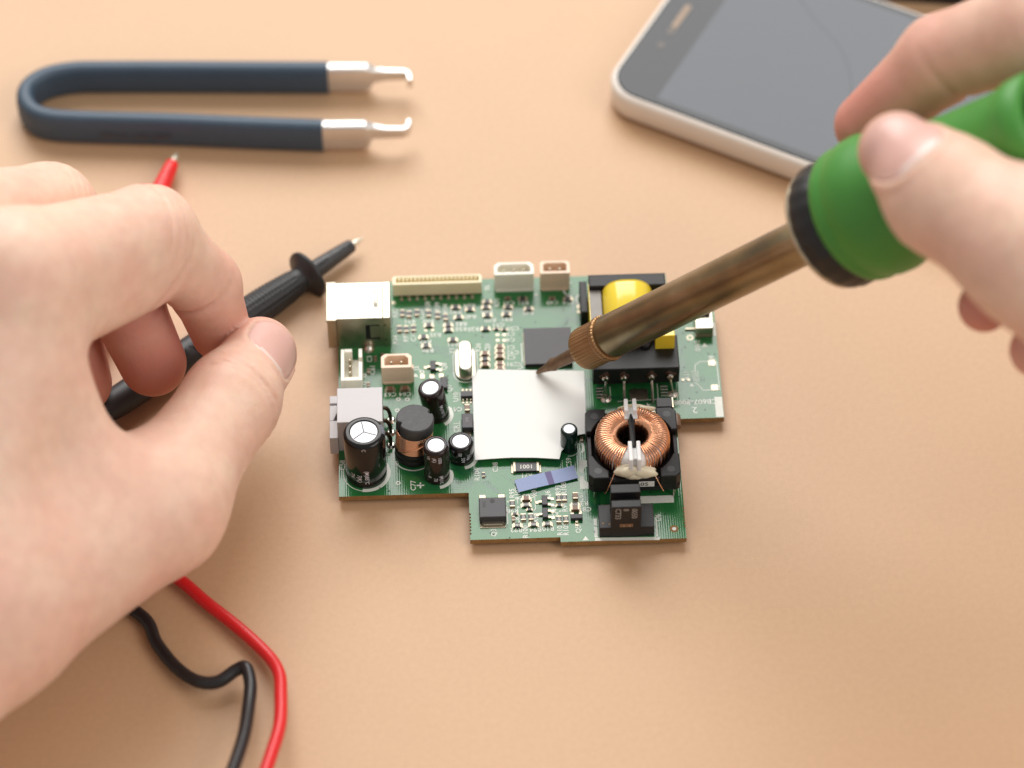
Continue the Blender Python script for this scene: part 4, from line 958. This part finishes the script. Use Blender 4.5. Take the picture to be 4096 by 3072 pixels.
mat_barrel()
pm('nut_copper', srgb(158, 122, 84), 0.40, 0.75, noise=0.25, nscale=260, rvar=0.08)
pm('tip_oxide', srgb(124, 98, 76), 0.48, 0.7, noise=0.35, nscale=500, bump=0.4, bscale=900)
pm('iron_green', (0.060, 0.265, 0.036, 1), 0.48, noise=0.12, nscale=150)
pm('iron_black', (0.010, 0.009, 0.009, 1), 0.42, noise=0.3, nscale=300)
pm('iron_rim', srgb(196, 184, 160), 0.4, 0.6, noise=0.15, nscale=400)
IA = Vector((0.66313, -0.1844, 0.72543)).normalized(); IT = Vector((6.25, -0.48, 5.0)); L0 = 104.6
iron = thing('soldering_iron', 'green handled soldering iron with heat browned barrel, its tip over the white sheet', 'soldering iron', IT)
iron.rotation_euler = IA.to_track_quat('Z', 'Y').to_euler()
m = MB()
def chisel(a, z): return 1 - (0.42 * max(0, 1 - z / 6.0) * abs(math.sin(a + 0.4)) if z < 6 else 0)
m.lathe([(0.35, 0.0), (0.75, 0.2), (0.9, 0.8), (1.05, 2.2), (1.3, 4.2), (1.75, 6.2), (1.45, 7.0), (1.5, 8.5), (1.9, 17), (2.0, 19)], n=28, rfun=chisel); m.build('tip', 'tip_oxide', iron)
def teeth(a, z): return 1 + 0.010 * math.copysign(1, math.sin(40 * a))
m = MB(); m.lathe([(2.0, 16.6), (4.6, 16.7), (5.2, 17.3), (5.4, 18.2), (5.4, 24.4), (5.6, 24.7), (5.8, 25.1), (5.8, 25.9), (5.5, 26.2), (4.8, 26.3)], n=160, rfun=teeth, smooth=False); m.build('retaining_nut', 'nut_copper', iron)
m = MB(); m.lathe([(4.9, 26.1), (5.2, 26.5), (5.42, 27.1), (5.48, L0)], n=48); m.build('barrel', 'heat_barrel', iron)
Q = lambda prof: [(r, z + L0) for r, z in prof]
m = MB(); m.lathe(Q([(5.2, -4.6), (13.8, -4.6), (14.5, -4.1), (14.5, -3.0), (12, -2.6)]), n=56); m.build('heat_shield_rim', 'iron_rim', iron)
def ribs(a, z): return 1 + 0.006 * math.sin(22 * a)
m = MB(); m.lathe(Q([(12, -3.1), (14.8, -2.9), (15.2, -1.6), (15.1, 1.4), (14.4, 3.2), (13.6, 5.5)]), n=132, rfun=ribs); m.build('collar', 'iron_black', iron)
m = MB(); m.lathe(Q([(13.0, 3.4), (15.0, 3.6), (15.8, 4.6), (16.1, 6.0), (15.7, 7.2), (15.8, 8.2), (16.5, 10), (16.6, 13), (15.9, 16), (14.4, 20), (13.0, 25), (12.1, 31), (11.5, 38), (11.0, 51), (11.2, 53), (11.2, 54.6), (11.8, 56), (11.8, 60.5), (10.2, 61.5), (7.5, 61.8)]), n=56); m.build('grip', 'iron_green', iron)
m = MB(); m.lathe(Q([(8.0, 61.4), (9.2, 62.5), (9.6, 66), (9.0, 84), (6.4, 104), (3.6, 112), (3.0, 130)]), n=40); m.build('handle_end', 'iron_black', iron)
m = MB(); m.tube(smooth_path([(0, 0, L0 + 127), (2, 4, L0 + 147), (14, 14, L0 + 172), (40, 22, L0 + 190), (80, 26, L0 + 202)], 8), 2.6, 12); m.build('cable', 'cable_black', iron)

# ------------------------------------------------------------------ hands: smooth unions of tapered limbs, meshed as one skin
def mat_skin():
    m = bpy.data.materials.new('skin'); m.use_nodes = True; nt = m.node_tree; b = nt.nodes['Principled BSDF']
    tc = nt.nodes.new('ShaderNodeTexCoord')
    def noise(s, d=3):
        n = nt.nodes.new('ShaderNodeTexNoise'); n.inputs['Scale'].default_value = s; n.inputs['Detail'].default_value = d; nt.links.new(tc.outputs['Object'], n.inputs['Vector']); return n
    def mix(f, c1, c2):
        x = nt.nodes.new('ShaderNodeMix'); x.data_type = 'RGBA'
        if isinstance(f, float): x.inputs[0].default_value = f
        else: nt.links.new(f, x.inputs[0])
        for i, c in ((6, c1), (7, c2)):
            if isinstance(c, tuple): x.inputs[i].default_value = c
            else: nt.links.new(c, x.inputs[i])
        return x.outputs[2]
    big = noise(70, 4); fine = noise(260, 5)
    mr = nt.nodes.new('ShaderNodeMapRange'); mr.inputs['From Min'].default_value = 0.35; mr.inputs['From Max'].default_value = 0.68; nt.links.new(big.outputs['Fac'], mr.inputs['Value'])
    base = mix(mr.outputs['Result'], (0.840, 0.605, 0.465, 1), (0.820, 0.515, 0.400, 1))
    at = nt.nodes.new('ShaderNodeAttribute'); at.attribute_name = 'flush'
    c2 = mix(at.outputs['Fac'], base, (0.600, 0.195, 0.155, 1))
    f2 = nt.nodes.new('ShaderNodeMapRange'); f2.inputs['From Min'].default_value = 0.3; f2.inputs['From Max'].default_value = 0.7; f2.inputs['To Max'].default_value = 0.24; nt.links.new(fine.outputs['Fac'], f2.inputs['Value'])
    c3 = mix(f2.outputs['Result'], c2, (0.52, 0.27, 0.19, 1))
    nt.links.new(c3, b.inputs['Base Color'])
    b.inputs['Roughness'].default_value = 0.50; b.inputs['Specular IOR Level'].default_value = 0.38
    b.inputs['Subsurface Weight'].default_value = 0.35; b.inputs['Subsurface Radius'].default_value = (1.0, 0.32, 0.17); b.inputs['Subsurface Scale'].default_value = 0.0032
    vo = nt.nodes.new('ShaderNodeTexVoronoi'); vo.inputs['Scale'].default_value = 800; vo.feature = 'DISTANCE_TO_EDGE'; nt.links.new(tc.outputs['Object'], vo.inputs['Vector'])
    bp = nt.nodes.new('ShaderNodeBump'); bp.inputs['Strength'].default_value = 0.45; bp.inputs['Distance'].default_value = 0.00014; nt.links.new(vo.outputs['Distance'], bp.inputs['Height'])
    n5 = noise(260, 5); bp2 = nt.nodes.new('ShaderNodeBump'); bp2.inputs['Strength'].default_value = 0.34; bp2.inputs['Distance'].default_value = 0.00050
    nt.links.new(n5.outputs['Fac'], bp2.inputs['Height']); nt.links.new(bp.outputs['Normal'], bp2.inputs['Normal']); nt.links.new(bp2.outputs['Normal'], b.inputs['Normal'])
    MATS['skin'] = m
mat_skin()
pm('nail', (0.70, 0.425, 0.365, 1), 0.36, noise=0.06, nscale=200, sss=0.25, sss_scale=0.0015, coat=0.0)
pm('nail_pale', (0.79, 0.61, 0.55, 1), 0.28, sss=0.2, sss_scale=0.001)

def vec(p): return np.array(p, dtype=np.float64)
def smin(a, b, k):
    h = np.maximum(k - np.abs(a - b), 0.0) / k
    return np.minimum(a, b) - h * h * k * 0.25
def limb(p, a, b, ra, rb, flat=None):
    a = vec(a); b = vec(b)
    q = p - a; ba = b - a
    if flat is not None:                       # (direction, factor): squash the section along a direction
        n = vec(flat[0]); n = n / np.linalg.norm(n); f = 1.0 / flat[1] - 1.0
        q = q + np.outer(q @ n, n) * f; ba = ba + n * (ba @ n) * f
    t = np.clip((q @ ba) / (ba @ ba), 0, 1)
    return np.linalg.norm(q - t[:, None] * ba, axis=1) - (ra + (rb - ra) * t)
def surface_nets(f, lo, hi, h):
    nx, ny, nz = [int(math.ceil((hi[i] - lo[i]) / h)) + 1 for i in range(3)]
    gx, gy, gz = np.meshgrid(np.arange(nx), np.arange(ny), np.arange(nz), indexing='ij')
    pts = np.stack([gx, gy, gz], -1).reshape(-1, 3) * h + vec(lo)
    val = np.concatenate([f(c) for c in np.array_split(pts, max(1, len(pts) // 250000))]).reshape(nx, ny, nz)
    inside_ = val < 0
    cnt = np.zeros((nx - 1, ny - 1, nz - 1)); acc = np.zeros((nx - 1, ny - 1, nz - 1, 3))
    sl = lambda o, n: slice(o, n - 1 + o)
    offs = [(i, j, k) for i in (0, 1) for j in (0, 1) for k in (0, 1)]
    for a in offs:
        for ax in range(3):
            if a[ax]: continue
            b = list(a); b[ax] = 1
            va = val[sl(a[0], nx), sl(a[1], ny), sl(a[2], nz)]; vb = val[sl(b[0], nx), sl(b[1], ny), sl(b[2], nz)]
            cr = (va < 0) != (vb < 0); t = np.where(cr, va / np.where(cr, va - vb, 1), 0)
            cnt += cr
            for d in range(3): acc[..., d] += np.where(cr, a[d] + (t if d == ax else 0), 0)
    act = cnt > 0; idx = -np.ones(act.shape, int); idx[act] = np.arange(act.sum())
    cells = np.argwhere(act); V = (cells + acc[act] / cnt[act][:, None]) * h + vec(lo)
    Q = []
    for ax in range(3):
        a = np.take(inside_, range(val.shape[ax] - 1), ax); b = np.take(inside_, range(1, val.shape[ax]), ax)
        e = np.argwhere(a != b); o1, o2 = [(1, 2), (2, 0), (0, 1)][ax]
        e = e[(e[:, o1] > 0) & (e[:, o2] > 0) & (e[:, o1] < val.shape[o1] - 1) & (e[:, o2] < val.shape[o2] - 1)]
        d1 = np.eye(3, dtype=int)[o1]; d2 = np.eye(3, dtype=int)[o2]
        q = np.stack([idx[tuple((e - s).T)] for s in (d1 + d2, d2, d1 * 0, d1)], 1)
        flip = ~a[tuple(e.T)]; q[flip] = q[flip][:, ::-1]; Q.append(q)
    return V, np.concatenate(Q)
def project(f, V, steps=2, eps=0.05):
    for _ in range(steps):
        d = f(V); g = np.stack([(f(V + eps * np.eye(3)[i]) - f(V - eps * np.eye(3)[i])) / (2 * eps) for i in range(3)], 1)
        n2 = np.maximum((g * g).sum(1), 0.05); V = V - np.clip(d / n2, -1.5, 1.5)[:, None] * g
    return V
def grad(f, V, eps=0.05):
    g = np.stack([(f(V + eps * np.eye(3)[i]) - f(V - eps * np.eye(3)[i])) for i in range(3)], 1)
    return g / np.maximum(np.linalg.norm(g, axis=1), 1e-9)[:, None]
def split_quads(V, Q):
    """one linear subdivision of a quad mesh"""
    E = np.sort(np.concatenate([Q[:, [i, (i + 1) % 4]] for i in range(4)]), 1); u, inv = np.unique(E, axis=0, return_inverse=True); inv = inv.reshape(-1)
    n = len(Q); nv = len(V); em = (V[u[:, 0]] + V[u[:, 1]]) / 2; fc = V[Q].mean(1)
    e = [nv + inv[i * n:(i + 1) * n] for i in range(4)]; c = nv + len(u) + np.arange(n)
    return np.concatenate([V, em, fc]), np.concatenate([np.stack([Q[:, i], e[i], c, e[(i + 3) % 4]], 1) for i in range(4)])

def make_hand(name, label, field, flush, lo, hi, base, nails, h=1.5):
    V, Q = surface_nets(field, lo, hi, h)
    V = project(field, V, 2); V, Q = split_quads(V, Q); V = project(field, V, 2)
    fl = np.clip(flush(V), 0, 1)
    me = bpy.data.meshes.new(name); me.from_pydata(((V - vec(base)) * S).tolist(), [], Q.tolist())
    me.polygons.foreach_set('use_smooth', [True] * len(Q)); me.materials.append(MATS['skin'])
    at = me.attributes.new('flush', 'FLOAT', 'POINT'); at.data.foreach_set('value', fl.astype(np.float32)); me.update()
    o = bpy.data.objects.new(name, me); C.objects.link(o); o.location = Vector(base) * S
    o['label'] = label; o['category'] = 'hand'
    for nd in nails:
        c, a, n_, ln, wd = vec(nd['c']), vec(nd['a']), vec(nd['n']), nd['l'], nd['w']
        a = a / np.linalg.norm(a); n_ = n_ - a * (a @ n_); n_ = n_ / np.linalg.norm(n_); t = np.cross(n_, a)
        rings, k = 9, 40; P = []; UVs = []
        for i in range(rings + 1):
            r = i / rings
            for j in range(k):
                th = 2 * math.pi * j / k; cs = math.copysign(abs(math.cos(th)) ** 0.72, math.cos(th)); sn = math.copysign(abs(math.sin(th)) ** 0.72, math.sin(th))
                P.append(c + a * (r * cs * ln / 2) + t * (r * sn * wd / 2) + n_ * 12); UVs.append((r * cs, r * sn))
        P = np.array(P); 
        for _ in range(60): P = P - n_ * np.minimum(field(P), 1.2)[:, None] * 0.7
        g = grad(field, P); uvn = np.array(UVs); rr = np.linalg.norm(uvn, axis=1)
        top = P + g * (0.42 - 0.22 * rr[:, None] ** 6) ; bot = P - g * 0.5
        Vn = np.concatenate([top, bot[-k:]]) - vec(base); F = []; MI = []
        for i in range(rings):
            for j in range(k):
                if i == 0: F.append((j, k + j, k + (j + 1) % k))
                else: F.append((i * k + j, (i + 1) * k + j, (i + 1) * k + (j + 1) % k, i * k + (j + 1) % k))
                x = UVs[i * k + j][0]; y = UVs[i * k + j][1]
                MI.append(1 if x < -0.70 + 0.25 * y * y * 0 or x > 0.90 else 0)
        for j in range(k): F.append((rings * k + j, (rings + 1) * k + j, (rings + 1) * k + (j + 1) % k, rings * k + (j + 1) % k)); MI.append(0)
        mn = bpy.data.meshes.new('fingernail'); mn.from_pydata((Vn * S).tolist(), [], F); mn.materials.append(MATS['nail']); mn.materials.append(MATS['nail_pale'])
        mn.polygons.foreach_set('use_smooth', [True] * len(F)); mn.polygons.foreach_set('material_index', MI); mn.update()
        on = bpy.data.objects.new('fingernail', mn); C.objects.link(on); on.parent = o
    return o
def groove(p, d, c, a, depth, width, side=None, soft=0.0, reach=11.0):
    """shallow crease across a limb at c, normal to a; side limits it to one face"""
    c = vec(c); a = vec(a); a = a / np.linalg.norm(a); q = p - c; s = q @ a
    w = np.exp(-(s / width) ** 2) * depth * np.exp(-np.maximum(np.linalg.norm(q, axis=1) - reach, 0) ** 2 / 9.0)
    if side is not None:
        n = vec(side); n = n / np.linalg.norm(n); r = q - np.outer(s, a); w = w / (1 + np.exp(-(r @ n) / np.maximum(np.linalg.norm(r, axis=1), 1e-6) * 5))
    return d + w
def nail_bed(p, d, nd):
    c, a, n_ = vec(nd['c']), vec(nd['a']), vec(nd['n']); a = a / np.linalg.norm(a); n_ = n_ - a * (a @ n_); n_ = n_ / np.linalg.norm(n_); t = np.cross(n_, a)
    q = p - c; x = (q @ a) / (nd['l'] / 2); y = (q @ t) / (nd['w'] / 2); r = (np.abs(x) ** 2.8 + np.abs(y) ** 2.8) ** (1 / 2.8)
    m = ((q @ n_) > -6).astype(float)
    bump = 0.55 * np.exp(-((r - 1.13) / 0.10) ** 2) * np.where(x > 0.55, 0.1, 1.0)
    dent = 0.45 / (1 + np.exp((r - 0.98) / 0.03))
    return d - (bump - dent) * m

# ---- hand reaching in from one side: thumb and index nearly closed, other fingers curled below
LH = dict(iM=(-111.8, -36.2, 83.0), iP=(-85.1, -6.4, 64.0), iD=(-73.7, -3.0, 42.0), iT=(-70.9, -3.1, 25.0),
          mM=(-134.8, -21.4, 82.0), mP=(-109.2, 3.1, 62.0), mD=(-93.6, -3.3, 38.0), mT=(-87.3, -10.2, 21.6),
          rM=(-152, -22, 72), rP=(-125.6, 3.9, 52.0), rD=(-109.0, -0.6, 30.0), rT=(-105.6, -10.0, 14.0),
          pM=(-168, -28, 60), pP=(-146, -4, 42), pD=(-137, -6, 25), pT=(-131, -13, 12),
          tC=(-114.5, -88.6, 36.0), tM=(-82.8, -61.6, 31.0), tI=(-66.8, -29.1, 30.0), tT=(-60.6, -10.2, 25.0))
LN = dict(c=(-56.9, -13.6, 30.4), a=(0.43, 0.87, -0.24), n=(0.71, -0.17, 0.66), l=14.5, w=14.5)
def left_field(p):
    J = LH
    palm = limb(p, J['iM'], (-123.7, -91.5, 46), 13.5, 15.5)
    palm = smin(palm, limb(p, J['mM'], (-140, -88, 46), 13, 16), 12)
    palm = smin(palm, limb(p, J['rM'], (-154, -86, 41), 12.5, 15), 12)
    palm = smin(palm, limb(p, J['pM'], (-165, -84, 36), 11, 14), 12)
    palm = smin(palm, limb(p, (-126.8, -103, 38), (-148, -132, 38), 20.5, 23), 16)
    palm = smin(palm, limb(p, (-148, -132, 38), (-235, -218, 40), 23, 31), 14)
    palm = smin(palm, limb(p, (-107.3, -48.9, 66.0), (-99, -62, 46.0), 10.5, 10), 10)       # web of the thumb
    palm = smin(palm, limb(p, J['tC'], J['tM'], 20.5, 15.4), 14)
    palm = smin(palm, limb(p, (-128, -62, 46), (-120, -78, 38), 15, 17), 14)                 # heel and hollow of the hand
    out = None
    th = limb(p, J['tM'], J['tI'], 14.0, 11.2)
    th = smin(th, limb(p, J['tI'], J['tT'], 11.0, 8.9, (LN['n'], 0.9)), 5)
    th = smin(palm, th, 9)
    ix = limb(p, J['iM'], J['iP'], 14.6, 11.3)
    ix = smin(ix, limb(p, (-110, -41, 72), (-88, -13, 57), 10, 9), 8)                        # soft underside
    ix = smin(ix, limb(p, J['iP'], J['iD'], 10.9, 8.5), 4)
    ix = smin(ix, limb(p, J['iD'], J['iT'], 8.6, 7.4), 3)
    md = limb(p, J['mM'], J['mP'], 13.8, 11.0); md = smin(md, limb(p, J['mP'], J['mD'], 10.6, 9.2), 4); md = smin(md, limb(p, J['mD'], J['mT'], 9.2, 8.2), 3)
    rg = limb(p, J['rM'], J['rP'], 13.0, 10.4); rg = smin(rg, limb(p, J['rP'], J['rD'], 10.0, 8.6), 4); rg = smin(rg, limb(p, J['rD'], J['rT'], 8.6, 7.6), 3)
    pk = limb(p, J['pM'], J['pP'], 11.0, 9.0); pk = smin(pk, limb(p, J['pP'], J['pD'], 8.6, 7.4), 4); pk = smin(pk, limb(p, J['pD'], J['pT'], 7.4, 6.4), 3)
    d = th
    for f in (ix, md, rg, pk): d = smin(d, smin(palm, f, 8), 0.9)
    pal = (-0.35, -0.72, -0.6)
    d = groove(p, d, (-83.5, -7.5, 61), (0.42, 0.42, -0.80), 1.3, 1.0, (-0.5, -0.75, -0.4), reach=13)      # bend of the index
    d = groove(p, d, (-74.5, -4.0, 43.5), (0.40, 0.1, -0.91), 1.0, 1.0, (-0.6, -0.78, -0.1), reach=10)
    d = groove(p, d, (-94.5, -3.5, 39), (0.4, -0.2, -0.88), 0.7, 0.9, (0.1, -0.95, -0.1), reach=9)
    for k, off in enumerate((-2.6, 0.0, 2.4, 4.2)):
        a = vec((0.43, 0.85, -0.12)); a = a / np.linalg.norm(a); c = vec(J['tI']) + a * off * 1.1 + vec((0.5, -0.2, 0.4)) * (k % 2)
        d = groove(p, d, c, a + vec((0.10, -0.02, 0.12)) * (k - 1.5), 0.5, 0.42, LN['n'], reach=13)
    for off in (-3.0, -1.0, 1.2, 3.2):                                                          # knuckle wrinkles
        d = groove(p, d, vec(J['iP']) + vec((0.62, 0.5, -0.6)) * off, (0.62, 0.52 + 0.05 * off, -0.58), 0.42, 0.5, (0.55, 0.6, 0.6), reach=12.5)
        d = groove(p, d, vec(J['mP']) + vec((0.6, 0.3, -0.75)) * off, (0.6, 0.3, -0.75), 0.30, 0.5, (0.4, 0.6, 0.7), reach=12)
    d = nail_bed(p, d, LN)
    return d
def left_flush(V):
    f = np.zeros(len(V)); J = LH
    for c, r, s in ((J['tT'], 14, 0.35), (J['iT'], 14, 0.9), (J['iD'], 12, 0.6), (J['mT'], 17, 1.0), (J['mD'], 17, 0.95), (J['rT'], 16, 0.85), (J['rD'], 14, 0.8), ((-86, -10, 54), 10, 0.45), ((-84, -74, 27), 16, 0.25), ((-118, -110, 66), 22, 0.25), ((-104, -58, 58), 10, 0.22)):
        f = np.maximum(f, s * np.exp(-(np.linalg.norm(V - vec(c), axis=1) / r) ** 2 * 0.9))
    return f
make_hand('hand', 'bare hand pinching thumb and curled index finger over the test probes', left_field, left_flush, (-215, -205, -2), (-45, 26, 106), (-150, -60, 0), [LN], 1.5)

# ---- hand holding the soldering iron
RH = dict(tT=(84.5, -30.1, 115.2), tI=(93.4, -43.4, 115.8), tM=(112.8, -60.9, 115.7), tC=(138.1, -74.7, 104.3), iT=(81.7, -1.3, 93.5), iD=(97.3, 1.0, 112.3), iP=(117.3, -4.6, 128.4), iM=(143.8, -33.8, 138.0), mT=(104.5, -49.8, 86.0), mD=(113.6, -43.3, 96.5), mP=(128.6, -38.6, 108.1), mM=(149.9, -41.4, 126.6), rT=(115.9, -58.6, 81.3), rD=(120.8, -54.9, 89.6), rP=(133.2, -51.8, 102.4), rM=(152.4, -51.7, 118.1), pT=(124.9, -66.1, 81.6), pD=(129.2, -63.6, 88.8), pP=(135.8, -62.1, 97.8), pM=(152.7, -59.8, 108.8))
RN = dict(c=(84.0, -35.7, 122.8), a=(-0.556, 0.831, -0.037), n=(-0.377, -0.212, 0.902), l=18.5, w=17.0)
def right_field(p):
    J = RH; W = (174.5, -67.7, 99.7)
    palm = limb(p, J['iM'], W, 13, 20)
    for k in ('mM', 'rM', 'pM'): palm = smin(palm, limb(p, J[k], W, 12.5, 19), 12)
    palm = smin(palm, limb(p, J['tM'], J['tC'], 15, 19), 12); palm = smin(palm, limb(p, J['tC'], W, 19, 22), 12)
    palm = smin(palm, limb(p, W, (228.7, -76.4, 66.6), 24, 32), 14)
    palm = smin(palm, limb(p, (126.8, -48.7, 125.7), (135.1, -49.2, 122.2), 9, 11), 10)
    th = limb(p, J['tM'], J['tI'], 15.2, 12.6); th = smin(th, limb(p, J['tI'], J['tT'], 12.4, 8.6), 5)
    ix = limb(p, J['iM'], J['iP'], 13.4, 11.8); ix = smin(ix, limb(p, J['iP'], J['iD'], 11.4, 9.8), 4); ix = smin(ix, limb(p, J['iD'], J['iT'], 9.6, 7.6), 3)
    md = limb(p, J['mM'], J['mP'], 12.5, 10); md = smin(md, limb(p, J['mP'], J['mD'], 9.4, 7.6), 4); md = smin(md, limb(p, J['mD'], J['mT'], 7.4, 5.8), 3)
    rg = limb(p, J['rM'], J['rP'], 12, 9.5); rg = smin(rg, limb(p, J['rP'], J['rD'], 9, 7.5), 4); rg = smin(rg, limb(p, J['rD'], J['rT'], 7.4, 6.2), 3)
    pk = limb(p, J['pM'], J['pP'], 10.5, 8.4); pk = smin(pk, limb(p, J['pP'], J['pD'], 8, 6.8), 4); pk = smin(pk, limb(p, J['pD'], J['pT'], 6.6, 5.8), 3)
    d = smin(palm, th, 9)
    for f in (ix, md, rg, pk): d = smin(d, smin(palm, f, 7), 0.9)
    d = groove(p, d, J['iD'], (0.7, 0.1, 0.7), 0.9, 1.2, (0.2, -0.6, -0.7), reach=9)
    d = nail_bed(p, d, RN)
    return d
def right_flush(V):
    f = np.zeros(len(V)); J = RH
    for c, r, s in ((J['tT'], 15, 0.45), (J['tI'], 18, 0.22), (J['iT'], 24, 0.9), (J['iD'], 14, 0.65), (J['mT'], 18, 0.85), (J['rT'], 14, 0.6), ((91.1, 0.1, 104.8), 14, 0.5)):
        f = np.maximum(f, s * np.exp(-(np.linalg.norm(V - vec(c), axis=1) / r) ** 2 * 0.9))
    return f
make_hand('hand', 'bare hand gripping the green handle of the soldering iron', right_field, right_flush, (62, -130, 30), (245, 32, 160), (180, -60, 40), [RN], 1.6)
